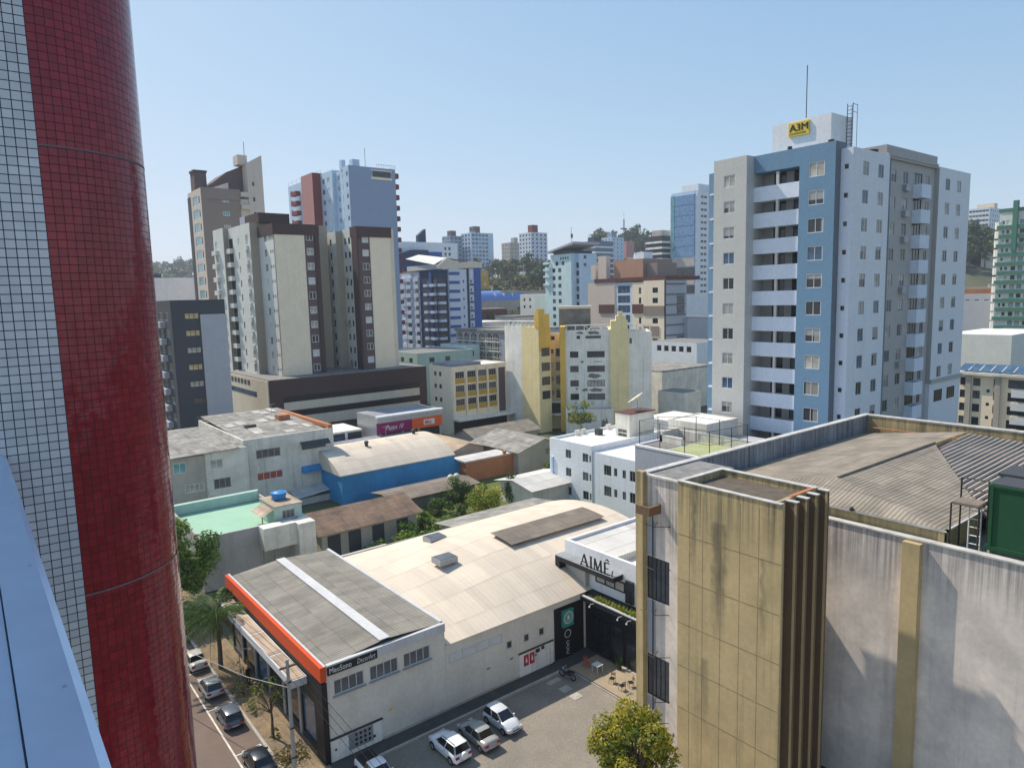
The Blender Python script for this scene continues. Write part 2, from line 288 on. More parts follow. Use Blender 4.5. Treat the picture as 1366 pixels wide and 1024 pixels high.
class Bld:
    def __init__(s, name, label, cat, loc, rot=0, group=None, local=False):
        s.o = thing(name, label, cat, loc, rot, group, local); s.wins = []; s.far = False
    def vol(s, x0, y0, x1, y1, z0, z1, mat, L=(), Rr=(), roof='roof_grey', par=.3, name='wall', rev=.1, raw=False, mL=None, mR=None):
        """box volume; L / Rr: window grids (us, zs, w, h, n, frame[, panes[, part name]]) on its two seen faces"""
        mb = MB(); hs = {'L': [], 'R': []}
        for fc, gr in (('L', L), ('R', Rr)):
            for g in gr:
                us, zs, w, h, n, fr = g[:6]; pn = g[6] if len(g) > 6 and g[6] else GLS; nm = g[7] if len(g) > 7 else 'window'
                for u in us:
                    for z in zs:
                        hs[fc].append((u-w/2, u+w/2, z-h/2, z+h/2)); s.wins.append((fc, x0 if fc == 'L' else y0, u, z, w, h, n, fr, random.choice(pn), rev, nm))
        mats = [mat, roof, mL or mat, mR or mat]
        holes_wall(mb, 'L', x0, y0, y1, z0, z1, hs['L'], rev, 2); holes_wall(mb, 'R', y0, x0, x1, z0, z1, hs['R'], rev, 3)
        mb.quad([(x1, y0, z0), (x1, y1, z0), (x1, y1, z1), (x1, y0, z1)]).quad([(x1, y1, z0), (x0, y1, z0), (x0, y1, z1), (x1, y1, z1)])
        if par > 0 and not raw:
            t = .2; zr = z1-par; a, b, c, d = x0+t, y0+t, x1-t, y1-t
            for q in ([(x0, y0), (x1, y0), (c, b), (a, b)], [(x1, y0), (x1, y1), (c, d), (c, b)], [(x1, y1), (x0, y1), (a, d), (c, d)], [(x0, y1), (x0, y0), (a, b), (a, d)]): mb.quad([(p[0], p[1], z1) for p in q])
            for p, q in (((a, b), (c, b)), ((c, b), (c, d)), ((c, d), (a, d)), ((a, d), (a, b))): mb.quad([(q[0], q[1], zr), (p[0], p[1], zr), (p[0], p[1], z1), (q[0], q[1], z1)])
            mb.quad([(a, b, zr), (c, b, zr), (c, d, zr), (a, d, zr)], 1)
        else: mb.quad([(x0, y0, z1), (x1, y0, z1), (x1, y1, z1), (x0, y1, z1)], 1)
        return mb.build(name, mats, s.o)
    def box(s, name, x0, y0, z0, x1, y1, z1, mat): return MB().box(x0, y0, z0, x1, y1, z1).build(name, mat, s.o)
    def balcony(s, fc, c, u0, u1, z, d, h, mat, t=.1, name='balcony'):
        """tray hung on the wall plane: floor slab and three parapet panels"""
        f = MB(); P = (lambda u, e: (c-e, u)) if fc == 'L' else (lambda u, e: (u, c-e))
        def bx(ua, ub, ea, eb, za, zb):
            p, q = P(ua, ea), P(ub, eb); f.box(min(p[0], q[0]), min(p[1], q[1]), za, max(p[0], q[0]), max(p[1], q[1]), zb)
        bx(u0, u1, .003, d, z, z+t); bx(u0, u1, d-t, d, z+t+.001, z+h); bx(u0, u0+t, .003, d-t-.001, z+t+.001, z+h); bx(u1-t, u1, .003, d-t-.001, z+t+.001, z+h)
        return f.build(name, mat, s.o)
    def done(s, far=False, t=.06, sill=False, cap=100):
        s.wins.sort(key=lambda q: -q[4]*q[5]/max(1, (Vector((q[1], q[2], q[3]))-Vector((0, 0, 25))).length)**2)
        rest = MB(); cnt = {}; rm = []
        for fc, c, u, z, w, h, n, fr, pn, rev, nm in s.wins:
            cnt[nm] = cnt.get(nm, 0)+1; loc = (c, u, z) if fc == 'L' else (u, c, z); rt = -math.pi/2 if fc == 'L' else 0
            if cnt[nm] <= cap:
                f, p = win_mesh(round(w, 3), round(h, 3), n, fr, pn, rev, far, t, sill and not far)
                o = place(nm, f, s.o, loc, rt)
                if p:
                    q = bpy.data.objects.new('pane', p); COL.objects.link(q); q.parent = o
            else:
                a, b, y = w/2-.002, h/2-.002, rev-.02
                T = (lambda x, yy, zz: (c+yy, u-x, z+zz)) if fc == 'L' else (lambda x, yy, zz: (u+x, c+yy, z+zz))
                for mm in (fr, pn):
                    if mm not in rm: rm.append(mm)
                rest.quad([T(-a, y, -b), T(a, y, -b), T(a, y, b), T(-a, y, b)], rm.index(fr)); rest.quad([T(-a+t, y-.01, -b+t), T(a-t, y-.01, -b+t), T(a-t, y-.01, b-t), T(-a+t, y-.01, b-t)], rm.index(pn))
        if rest.f: rest.build('window_rows', rm, s.o, kind='stuff')
        return s.o
def text_mb(body, size, ext=.02, bold=0, shear=0, sx=1):
    cu = bpy.data.curves.new('lettering', 'FONT'); cu.body = body; cu.size = size; cu.extrude = ext; cu.offset = bold; cu.shear = shear; cu.resolution_u = 3
    o = bpy.data.objects.new('lettering', cu); COL.objects.link(o); bpy.context.view_layer.update()
    me = bpy.data.meshes.new_from_object(o.evaluated_get(bpy.context.evaluated_depsgraph_get())); bpy.data.objects.remove(o)
    return [(v.co.x*sx, v.co.y, v.co.z) for v in me.vertices], [tuple(p.vertices) for p in me.polygons]
def text(body, size, face, plane, u, z, mat, parent, name='lettering', **k):
    """lettering lying on a wall plane, starting at u (left as seen), baseline z"""
    v, f = text_mb(body, size, **k); mb = MB()
    mb.v = [(plane-q[2], u-q[0], z+q[1]) if face == 'L' else (u+q[0], plane-q[2], z+q[1]) for q in v]; mb.f = f; mb.m = [0]*len(f)
    return mb.build(name, mat, parent)
def rg(a, st, n): return [a+st*i for i in range(n)]
# ------------------------------------------------------------------ the palette
glass('glass_dark', (.018, .021, .025)); glass('glass_grey', (.09, .10, .11), .2); glass('glass_blue', (.05, .10, .17), .1); glass('glass_curtain', (.42, .40, .35), .35, .3)
glass_mix('glass_mix'); glass('glass_sky', (.12, .24, .42), .08, .8); glass('glass_teal', (.12, .32, .34), .12); glass('glass_warm', (.55, .42, .22), .4, .3); plain('blind_white', (.62, .62, .6), .6)
glass('car_glass', (.012, .014, .017), .06, .6, .1)
plain('frame_white', (.7, .7, .69), .5); plain('frame_dark', (.03, .03, .033), .5); plain('frame_alu', (.35, .36, .37), .4, .3); plain('black', (.012, .012, .014), .5); plain('iron', (.05, .04, .035), .6)
plain('roof_grey', (.22, .21, .2), .9, 0, .3); plain('roof_white', (.78, .76, .72), .8, 0, .06, .2, .6); plain('steel', (.45, .46, .47), .4, .6)
wall('white_wall', (.74, .75, .76)); wall('white_clean', (.8, .8, .8), mott=.06, streak=.1); wall('blue_white', (.80, .83, .86), mott=.08, streak=.12)
wall('tower_grey', (.56, .55, .52), mott=.05, streak=.06); wall('tower_white', (.77, .78, .81), mott=.05, streak=.07); wall('tower_blue', (.165, .285, .41), mott=.06, streak=.06); wall('tower_mid', (.46, .44, .42), mott=.06, streak=.08); wall('tower_shade', (.17, .19, .22), mott=.06, streak=.05)
wall('balcony_white', (.72, .77, .86), mott=.05, streak=.08)
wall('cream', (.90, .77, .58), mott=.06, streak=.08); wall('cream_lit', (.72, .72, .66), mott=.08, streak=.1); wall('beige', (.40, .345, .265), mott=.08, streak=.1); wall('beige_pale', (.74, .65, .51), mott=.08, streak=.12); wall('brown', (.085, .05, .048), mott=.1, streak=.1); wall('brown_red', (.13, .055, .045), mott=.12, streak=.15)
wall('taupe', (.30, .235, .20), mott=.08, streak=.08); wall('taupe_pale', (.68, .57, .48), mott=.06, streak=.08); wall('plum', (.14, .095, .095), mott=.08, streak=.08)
wall('slate', (.062, .068, .08), mott=.1, streak=.1); wall('panel_grey', (.43, .44, .48), mott=.05, streak=.06)
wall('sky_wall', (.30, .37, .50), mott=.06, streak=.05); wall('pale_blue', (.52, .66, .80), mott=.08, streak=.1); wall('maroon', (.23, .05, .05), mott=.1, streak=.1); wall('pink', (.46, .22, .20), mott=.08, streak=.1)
wall('royal', (.05, .12, .36), mott=.08, streak=.05); wall('lavender', (.64, .68, .78), mott=.05, streak=.06); wall('navy', (.035, .06, .13), mott=.1, streak=.1)
wall('yellow_pale', (.90, .74, .40), mott=.1, streak=.2); wall('yellow', (.80, .50, .10), mott=.12, streak=.2); wall('old_white', (.90, .87, .79), mott=.16, streak=.3, sw=2.2); wall('ochre', (.56, .35, .05), mott=.12, streak=.1); wall('bare_concrete', (.26, .25, .23), mott=.5, streak=.4)
wall('mint', (.46, .60, .53), mott=.12, streak=.15); wall('green_paint', (.08, .22, .15), mott=.08, streak=.05); wall('teal_white', (.62, .78, .78), mott=.08, streak=.1)
wall('store_wall', (.74, .685, .59), mott=.12, streak=.1, sw=.8); wall('store_trim', (.60, .60, .60), mott=.1, streak=.15)
wall('orange', (.66, .085, .02), mott=.08, streak=.08); wall('grey_wall', (.46, .44, .42), mott=.15, streak=.2); wall('house_white', (.82, .78, .69), mott=.2, streak=.3); wall('house_warm', (.52, .47, .40), mott=.2, streak=.25)
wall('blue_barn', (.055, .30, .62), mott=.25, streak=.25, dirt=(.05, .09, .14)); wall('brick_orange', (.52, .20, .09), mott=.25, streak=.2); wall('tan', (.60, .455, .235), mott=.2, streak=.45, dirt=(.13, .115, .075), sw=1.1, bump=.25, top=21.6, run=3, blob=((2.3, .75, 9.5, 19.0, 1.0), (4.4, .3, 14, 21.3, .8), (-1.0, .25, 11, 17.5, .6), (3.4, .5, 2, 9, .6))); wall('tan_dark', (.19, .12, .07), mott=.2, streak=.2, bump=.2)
wall('weathered', (.88, .77, .67), mott=.30, streak=.25, dirt=(.19, .19, .195), sw=1.0, bump=.3, top=18.4, run=2.6); wall('weathered_dark', (.42, .42, .44), mott=.4, streak=.6, dirt=(.06, .065, .07), sw=1.5, bump=.3, top=20.9, run=2.5)
wall('tank_green', (.018, .085, .036), mott=.15, streak=.3, dirt=(.03, .06, .03)); wall('magenta', (.26, .012, .10), mott=.06, streak=.05); wall('sign_orange', (.75, .13, .02), mott=.05, streak=.05); plain('sign_yellow', (.75, .52, .05), .5); plain('sign_red', (.50, .03, .05), .5); plain('sign_teal', (.03, .28, .22), .5)
sheet('cor_grey', (.38, .355, .30), .26, 'y', 1.9, dk=.55); sheet('cor_cream', (.72, .62, .50), .5, 'x', 3.4, dk=.1, amp=.2, blotch=.18, dirt=(.40, .34, .27)); sheet('cor_brown', (.30, .25, .20), .3, 'x', 1.6, dk=.35); sheet('cor_old', (.46, .44, .40), .32, 'x', 1.5, dk=.45, blotch=.7, sc=.5); sheet('cor_oldy', (.40, .345, .275), .30, 'y', 2.6, dk=.5, amp=.3, blotch=.5, sc=.4)
sheet('cor_white', (.72, .70, .66), .35, 'x', 2.6, dk=.25, blotch=.2); sheet('cor_tan', (.60, .46, .32), .35, 'x', 2.5, dk=.3, blotch=.4); sheet('cor_tile', (.34, .22, .15), .3, 'x', .45, dk=.5, blotch=.7); sheet('cor_steel', (.40, .42, .45), .35, 'y', 2.5, dk=.3, blotch=.35); sheet('cor_rust', (.52, .44, .34), .5, 'x', 4, dk=.1, blotch=.6, dirt=(.20, .10, .045))
ground('asphalt', (.16, .115, .09), (.21, .15, .118), .3, 8, .35); ground('dark_asphalt', (.07, .068, .065), (.10, .095, .085), .6, 8, .3); ground('lot_paving', (.37, .325, .265), (.28, .25, .21), .25, 5, .3, paver=.22, pc=(.12, .1, .08)); ground('walk_paving', (.40, .285, .16), (.25, .19, .13), .7, 5, .5, paver=.3); ground('terrace_paving', (.42, .33, .22), (.32, .26, .18), .4, 6, .3)
ground('kerb', (.48, .45, .39), (.36, .33, .29), .8, 5, .3); ground('earth', (.22, .16, .11), (.12, .13, .06), .05, 3, .5); ground('city_ground', (.065, .085, .04), (.15, .14, .09), .02, .2, .4); ground('lawn', (.10, .15, .03), (.16, .15, .05), .4, 6, .5, pc=(.05, .06, .015)); plain('joint_tan', (.26, .20, .115), .9, 0, .35, .1, 2); wall('joint_dark', (.20, .16, .16)); ground('gravel', (.16, .13, .10), (.09, .075, .06), 1, 9, .6); ground('green_floor', (.30, .50, .36), (.36, .55, .41), .3, 3, .1, pc=(.2, .45, .3)); ground('court_green', (.36, .40, .19), (.44, .46, .25), .3, 3, .2)
plain('line_white', (.62, .58, .5), .8, 0, .25)
plain('bark', (.13, .095, .065), .95, 0, .3, .1, 4); plain('pole_grey', (.36, .35, .33), .9, 0, .12, .1)
leaf('leaf_a', (.060, .115, .018)); leaf('leaf_b', (.11, .16, .018)); leaf('leaf_c', (.24, .22, .024)); leaf('leaf_y', (.36, .30, .028)); leaf('leaf_d', (.028, .062, .018)); leaf('leaf_bright', (.12, .25, .025)); leaf('leaf_lime', (.15, .21, .03)); leaf('leaf_palm', (.075, .125, .028), .25); leaf('leaf_dry', (.22, .15, .06)); leaf('leaf_far', (.05, .08, .03), .15); leaf('leaf_far2', (.085, .11, .035), .15); leaf('leaf_far3', (.14, .13, .04), .15)
tiles('tile_white', (.66, .65, .67), (.55, .54, .57), (.035, .036, .05), .0605, .15, .055); tiles('tile_red', (.24, .010, .020), (.33, .018, .032), (.055, .010, .014), .0565, .12, .04)
mt = plain('coping_alu', (.60, .74, .92), .3, .4, .05, .4, 4); mt = None
for nm, c in (('car_white', (.80, .80, .80)), ('car_silver', (.34, .33, .31)), ('car_pale', (.66, .67, .68)), ('car_grey', (.10, .12, .15)), ('car_dark', (.018, .022, .03)), ('car_cream', (.52, .50, .44))): paint(nm, c)
plain('rubber', (.015, .015, .016), .85); plain('rim', (.4, .4, .42), .35, .7); plain('light_red', (.35, .015, .02), .25); plain('light_clear', (.65, .66, .68), .15); plain('plate', (.5, .5, .48), .5)
plain('tank_blue', (.03, .22, .55), .45); plain('dish', (.62, .58, .45), .6); plain('plastic_red', (.55, .06, .03), .5); plain('skin', (.35, .2, .14), .6); plain('cloth_black', (.014, .014, .016), .9); plain('hair', (.02, .014, .01), .7)
sheet('patch_light', (.66, .63, .58), .32, 'x', 3, dk=.3, blotch=.4); plain('coping_grey', (.50, .49, .46), .85, 0, .25, .2, 1.2); plain('pane_red', (.42, .09, .07), .4); wall('brick_pale', (.48, .27, .18), mott=.08, streak=.08)
plain('barrel_blue', (.16, .28, .62), .35, .2, .05)
# ------------------------------------------------------------------ ground, street, paving
def sm(a, b, x): t = min(1, max(0, (x-a)/(b-a))); return t*t*(3-2*t)
def gh(x, y):
    """height of the land: flat city floor, a wooded hill far behind"""
    d = .6175*x+.787*y; s = .787*x-.6175*y
    h = 38*sm(215, 560, d)*(1-.25*sm(-250, -60, -s)) + 26*math.exp(-((s-95)/110)**2-((d-640)/130)**2) + 42*math.exp(-((s+470)/260)**2-((d-1000)/200)**2)
    h += 24*math.exp(-((s-255)/60)**2-((d-440)/90)**2)
    h += 15*math.exp(-((s+2)/55)**2-((d-455)/75)**2)
    return h*(1-.9*sm(700, 2600, d)) + (3*math.sin(x*.021)*math.cos(y*.017))*sm(260, 420, d)
g = MB(); N = 96
def gc(i): t = i/(N-1); return -160+5200*t**2.6
for i in range(N):
    for j in range(N): x, y = gc(i), gc(j); g.v.append((x, y, gh(x, y)-.06))
for i in range(N-1):
    for j in range(N-1): a = i*N+j; g.f.append((a, a+N, a+N+1, a+1)); g.m.append(0)
g.build('ground', 'city_ground', kind='structure', smooth=True)
MB().box(4.6, -30, -.4, 11.3, 210, -.02).build('road', 'asphalt', kind='structure')
MB().box(2.6, -30, -.4, 4.6, 210, .09).build('far_pavement', 'walk_paving', kind='structure')
MB().box(11.3, 55.5, -.4, 13.4, 210, .085).build('side_pavement', 'walk_paving', kind='structure')
kb = MB().box(11.3, -30, -.3, 11.46, 55.5, .10); kb.build('kerb', 'kerb', kind='structure')
MB().box(11.46, -30, -.3, 13.49, 55.5, .085).build('pavement', 'walk_paving', kind='structure')
mk_ = MB(); mk_.box(9.72, -30, -.019, 9.82, 62, -.014)
for y in (38.35, 33.6, 43.9, 49.3): mk_.box(9.82, y, -.019, 11.25, y+.09, -.014)
mk_.build('road_markings', 'line_white', kind='structure')
MB().box(13.49, -30, -.3, 29.95, 32.95, -.01).build('parking_lot', 'lot_paving', kind='structure')
lk = MB().box(15.2, 32.95, -.3, 29.5, 33.12, .11); lk.build('lot_kerb', 'kerb', kind='structure')
MB().box(13.5, 33.12, -.3, 31.0, 34.27, .03).box(29.5, 32.95, -.3, 31.0, 33.12, .03).build('side_path', 'dark_asphalt', kind='structure')
tr = MB().box(30.13, 25.6, -.3, 32.75, 32.95, .07); tr.build('terrace', 'terrace_paving', kind='structure')
MB().box(31.0, 32.95, -.3, 34.6, 38, .05).box(32.75, 25.6, -.3, 34.6, 32.95, .05).build('entrance_floor', 'dark_asphalt', kind='structure')
MB().box(29.95, 25.6, -.3, 30.03, 32.9, .07).box(30.03, 25.6, -.3, 30.13, 32.9, -.12, 0).box(32.76, 28.4, .051, 33.05, 31.1, .10).build('terrace_kerb', 'kerb', kind='structure')
for i, (x, y, sx, sy, nm) in enumerate(((28.3, 32.45, .52, .2, 'grey inspection cover in the shaded paving beside the kerb'), (28.25, 31.3, .36, .3, 'grey inspection cover in the shadow, middle of the three covers'), (28.2, 30.25, .36, .3, 'sunlit pale inspection cover in the lot paving'))):
    o = MB().box(-sx, -sy, -.3, sx, sy, .012).build('inspection_cover', 'kerb'); o.location = Vector((x, y, 0))*S; tag(o, nm, 'cover', 'inspection covers in the parking lot')
MB().box(20, 52.6, -.3, 75, 80, .005).build('yard_lawn', 'lawn', kind='stuff')
# ------------------------------------------------------------------ the building the picture is taken from
Yw, Xb, Rc = 4.2, .386, .57
def uvbuild(mb, uv, name, mat, parent): mb.uv = uv; return mb.build(name, mat, parent, smooth=True)
b = thing('tiled_facade', 'white tiled wall with a rounded deep red tiled corner column, close at the left', 'building', (0, Yw, 0))
q = MB().quad([(-4, Yw, 0), (Xb, Yw, 0), (Xb, Yw, 55), (-4, Yw, 55)]); uvbuild(q, [((v[0]-Xb)*S, v[2]*S) for v in q.v], 'wall', 'tile_white', b)
q = MB(); uv = []; K = 56
for k in range(K+1):
    a = -math.pi/2+math.pi*1.05*k/K
    for z in (0, 55): q.v.append((Xb+Rc*math.cos(a), Yw+Rc+Rc*math.sin(a), z)); uv.append((Rc*(a+math.pi/2)*S+.0, z*S))
for k in range(K): i = 2*k; q.f.append((i, i+2, i+3, i+1)); q.m.append(0)
uvbuild(q, uv, 'column', 'tile_red', b)
jl = MB()
for z in (25.80, 23.49):
    for k in range(40):
        a0, a1 = -math.pi/2+math.pi*k/40, -math.pi/2+math.pi*(k+1)/40; rr = Rc+.0015
        jl.quad([(Xb+rr*math.cos(a0), Yw+Rc+rr*math.sin(a0), z-.0045), (Xb+rr*math.cos(a1), Yw+Rc+rr*math.sin(a1), z-.0045), (Xb+rr*math.cos(a1), Yw+Rc+rr*math.sin(a1), z+.0045), (Xb+rr*math.cos(a0), Yw+Rc+rr*math.sin(a0), z+.0045)])
jl.build('joint_line', 'joint_dark', b)
b = thing('balcony_railing', 'smooth pale blue-grey metal coping on the balcony edge, lower left corner', 'railing', (0, 1, 23.3))
MB().ext([(.018, 24.262), (.018, 24.30), (.105, 24.295), (.12, 24.287), (.12, 24.23), (.018, 24.22)], 'y', -2.5, Yw-.005).build('coping', 'coping_alu', b, smooth=False)
MB().box(-.30, -2.5, 24.24, .0145, Yw-.005, 24.292).build('handrail', 'coping_alu', b)
MB().box(-.1, -2.5, 23.3, .06, Yw-.005, 24.215).build('panel', 'coping_alu', b)
for y in (1.5, 2.3, 3.1): MB().cyl(.09, y, 24.294, 24.2985, .0035, 8).build('screw', 'steel', b)
# ------------------------------------------------------------------ corner shop with the orange fascia
b = Bld('corner_shop', 'grey corner shop with orange fascia, black glazed front and corrugated grey roof', 'shop', (17, 40, 0)); o = b.o
PW = ['glass_grey']
b.vol(13.62, 34.28, 21.2, 51, 0, 5.5, 'store_wall', L=[], Rr=[([14.95, 17.1, 19.25], [4.2], 1.8, .86, 4, 'store_trim', PW)], par=.0, roof='cor_grey', raw=True)
w_ = MB()
for x in (14.95, 17.1, 19.25): w_.box(x-.98, 34.16, 3.69, x+.98, 34.277, 3.765)
w_.build('window_sill', 'frame_alu', o)
MB().quad([(13.8, 34.45, 5.52), (17.4, 34.45, 5.86), (17.4, 51, 5.86), (13.8, 51, 5.52)]).quad([(17.4, 34.45, 5.86), (21.15, 34.45, 5.6), (21.15, 51, 5.6), (17.4, 51, 5.86)]).build('roof', 'cor_grey', o)
MB().box(17.0, 34.46, 5.85, 17.65, 51, 5.90).box(21.0, 34.46, 5.55, 21.2, 51, 5.72).build('ridge_cap', 'store_trim', o)
MB().box(16.68, 34.19, 5.12, 21.2, 34.45, 5.64).box(13.7, 34.19, 5.545, 16.677, 34.45, 5.64).build('parapet', 'store_trim', o)
sg = MB().box(13.72, 34.17, 5.06, 16.675, 34.277, 5.542).build('sign_board', 'black', o)
text('MeuSono', .44, 'R', 34.165, 13.80, 5.16, 'frame_white', sg, ext=.008, sx=.78); text('DecorArt', .42, 'R', 34.165, 15.42, 5.16, 'store_trim', sg, ext=.006, sx=.66, shear=.2)
MB().box(13.28, 34.14, 4.82, 13.615, 51.1, 5.66).build('fascia', 'orange', o)
MB().box(13.5, 34.15, 5.662, 13.615, 51.1, 5.685).build('fascia_cap', 'store_trim', o)
MB().box(12.35, 36.1, 3.98, 13.275, 50.2, 4.42).build('canopy', 'store_trim', o)
cr = MB()
for k in range(4): y0 = 36.2+3.5*k; cr.box(12.45, y0, 4.421, 13.2, y0+3.3, 4.446)
cr.build('canopy_roof', 'cor_rust', o)
MB().box(13.3, 34.14, 0, 13.615, 35.3, 4.715).box(13.34, 35.3, 3.1, 13.615, 51, 4.715).build('shopfront', 'black', o)
for y0, y1 in ((35.5, 37.6), (38.0, 40.2), (40.6, 42.9), (43.3, 45.4), (45.9, 48.2), (48.6, 50.7)):
    f = MB().box(13.42, y0, .45, 13.615, y0+.1, 3.1).box(13.42, y1-.1, .45, 13.615, y1, 3.1).box(13.42, y0, .12, 13.615, y1, .45).box(13.42, y0+.1, 3.0, 13.615, y1-.1, 3.1).build('shop_window', 'frame_dark', o)
    MB().quad([(13.5, y1-.1, .45), (13.5, y0+.1, .45), (13.5, y0+.1, 3.0), (13.5, y1-.1, 3.0)]).build('pane', random.choice(['glass_dark', 'glass_grey', 'glass_blue']), f)
pl = MB()
for y in (37.8, 40.4, 43.1, 45.65, 48.4): pl.box(13.36, y-.17, .1, 13.617, y+.17, 3.1)
pl.build('pillar', 'frame_alu', o)
b.done(t=.05)
# meter cabinets, repair marks and base strip on the long side wall
mc = MB().box(13.55, 34.24, .02, 16.75, 34.277, 1.33).build('meter_cabinet', 'old_white', o)
MB().box(13.5, 34.12, 1.335, 16.8, 34.275, 1.39).build('cabinet_ledge', 'iron', mc)
md = MB().box(14.72, 34.225, .28, 16.2, 34.238, 1.22).build('meter_panel', 'frame_alu', mc)
dd = MB()
for r_ in range(3):
    for c_ in range(4): x, z = 15.1+.27*c_, .42+.28*r_; dd.box(x, 34.21, z, x+.13, 34.224, z+.15)
dd.box(13.9, 34.22, .62, 14.0, 34.237, .74).box(16.2, 34.21, .42, 16.33, 34.237, .57); dd.build('meter', 'black', mc)
MB().box(16.85, 34.2, .03, 27.9, 34.275, .16).build('base_strip', 'house_warm', o)
MB().box(17.25, 34.262, 1.55, 17.5, 34.277, 1.7).build('wall_patch', 'sign_yellow', o)
# ------------------------------------------------------------------ barrel roofed hall behind it
b = Bld('barrel_hall', 'long hall with a cream curved metal roof and plain grey side wall', 'hall', (30, 43, 0)); o = b.o
b.vol(21.21, 34.28, 43.0, 52, 0, 4.2, 'store_wall', Rr=[([23.5], [3.24], 4.1, .62, 4, 'store_trim', ['blind_white']), ([26.1, 27.54, 28.85], [2.57], .42, .5, 1, 'frame_alu', ['glass_dark']), ([26.25, 24.37], [1.55], .28, .14, 1, 'frame_alu', ['glass_dark'])], par=0, raw=True, roof='store_trim', rev=.06)
def arc(y, x=30): t = (y-43.1)/9.0; return 4.25+(1.15+1.05*sm(21, 31, x))*(1-t*t)
pf = [34.12+(52.1-34.12)*k/28 for k in range(29)]
rb = MB(); XS = [21.25, 23.5, 25.5, 27.5, 29.5, 31.5, 43.2]
for k in range(28):
    ya, yb = pf[k], pf[k+1]
    for xa, xb in zip(XS, XS[1:]): rb.quad([(xa, ya, arc(ya, xa)), (xb, ya, arc(ya, xb)), (xb, yb, arc(yb, xb)), (xa, yb, arc(yb, xa))])
rb.build('roof', 'cor_cream', o, smooth=True)
ge = MB().ext([(34.6, 4.1)]+[(y, arc(y, 21.2)-.03) for y in pf[1:-1]]+[(51.9, 4.1)], 'x', 21.28, 43.0); ge.build('gable', 'store_trim', o)
b.done(t=.05)
MB().box(21.3, 52.02, 4.0, 43.2, 52.3, 4.3).build('gutter', 'bare_concrete', o)
MB().ext([(y, arc(y, 21.2)+.02) for y in pf[2:20]]+[(y, arc(y, 21.2)+.12) for y in pf[19:1:-1]], 'x', 21.2, 21.42).build('end_flashing', 'store_trim', o)
rv = MB(); ys = rg(40.1, .45, 7)
for k in range(6): ya, yb = ys[k], ys[k+1]; rv.quad([(31.0, ya, arc(ya)+.34), (41.0, ya, arc(ya)+.34), (41.0, yb, arc(yb)+.34), (31.0, yb, arc(yb)+.34)])
rv.box(31.3, 40.5, 6.2, 40.7, 42.6, arc(40.5)+.25); rv.build('ridge_vent', 'cor_brown', o)
for x, y in ((26.0, 41.6), (28.2, 46.5)):
    s_ = MB().box(x-.75, y-.6, arc(y)-.3, x+.75, y+.6, arc(y)+.12).build('skylight', 'frame_alu', o)
    MB().box(x-.68, y-.52, arc(y)+.121, x+.68, y+.52, arc(y)+.15).build('pane', 'glass_grey', s_)
dp = MB().box(26.85, 34.2, .03, 29.78, 34.277, 1.62).build('service_panel', 'old_white', o)
MB().box(26.8, 34.14, 1.625, 29.85, 34.275, 1.68).build('ledge', 'iron', dp)
for x in (27.22, 27.72):
    r_ = MB().box(x, 34.17, .68, x+.4, 34.198, 1.44).build('fire_sign', 'sign_red', dp)
    MB().prism([(x+.13, 34.16), (x+.27, 34.16), (x+.27, 34.169), (x+.13, 34.169)], .9, 1.12).box(x+.17, 34.16, 1.12, x+.23, 34.169, 1.26).build('symbol', 'frame_white', r_)
pm = MB().box(28.25, 34.17, 1.28, 28.6, 34.199, 1.52).box(28.75, 34.17, 1.35, 29.0, 34.199, 1.56).box(28.2, 34.17, 1.08, 28.3, 34.199, 1.2); pm.build('wall_box', 'iron', dp)
# ------------------------------------------------------------------ the boutique at the end of the hall
b = Bld('boutique', 'white and black boutique with dark lettering on its canopy and a planted ledge', 'shop', (34, 32, 0)); o = b.o
MB().box(33.6, 28.9, 4.25, 42, 37, 6.35, 0).build('upper_wall', 'white_clean', o)
MB().box(33.6, 28.5, 6.35, 33.85, 37, 7.16).box(33.85, 36.75, 6.35, 44, 37, 7.16).build('parapet', 'white_clean', o)
MB().quad([(33.85, 32.6, 6.75), (44, 32.6, 6.75), (44, 36.75, 6.95), (33.85, 36.75, 6.95)]).box(33.86, 32.35, 6.36, 44, 32.6, 6.95).build('roof', 'cor_white', o)
MB().box(33.86, 28.5, 6.36, 44, 32.34, 6.42).build('roof_slab', 'roof_white', o)
MB().box(33.0, 28.9, 0, 42, 34.2, 4.2).build('ground_floor', 'black', o)
MB().box(32.62, 31.2, 5.86, 33.597, 37.0, 6.2).box(32.62, 36.55, 4.4, 33.597, 37.0, 5.86).build('canopy', 'black', o)
MB().box(32.6, 31.2, 6.202, 33.598, 37.0, 6.24).build('canopy_roof', 'cor_steel', o)
MB().box(33.2, 34.45, 4.3, 33.598, 36.5, 5.84).build('side_panel', 'grey_wall', o)
uw = MB().box(33.5, 31.0, 4.95, 33.598, 33.75, 5.02).box(33.5, 31.0, 5.6, 33.598, 33.75, 5.68)
for y in (31.0, 31.9, 32.8, 33.69): uw.box(33.5, y, 5.02, 33.598, y+.06, 5.6)
uf = uw.build('window', 'frame_dark', o); MB().quad([(33.56, 33.75, 5.02), (33.56, 31.05, 5.02), (33.56, 31.05, 5.6), (33.56, 33.75, 5.6)]).build('pane', 'glass_curtain', uf)
MB().box(33.4, 30.2, 4.4, 33.599, 30.85, 5.95).build('door', 'glass_dark', o)
MB().box(32.5, 28.4, 3.72, 33.6, 34.5, 4.05).box(32.5, 34.42, 3.72, 34, 34.52, 4.2).build('lower_canopy', 'frame_dark', o)
MB().box(32.45, 28.4, 4.052, 32.62, 34.5, 4.14).build('canopy_edge', 'store_trim', o)
MB().box(32.75, 34.52, 0, 33.05, 34.95, 4.3).build('column', 'store_trim', o)
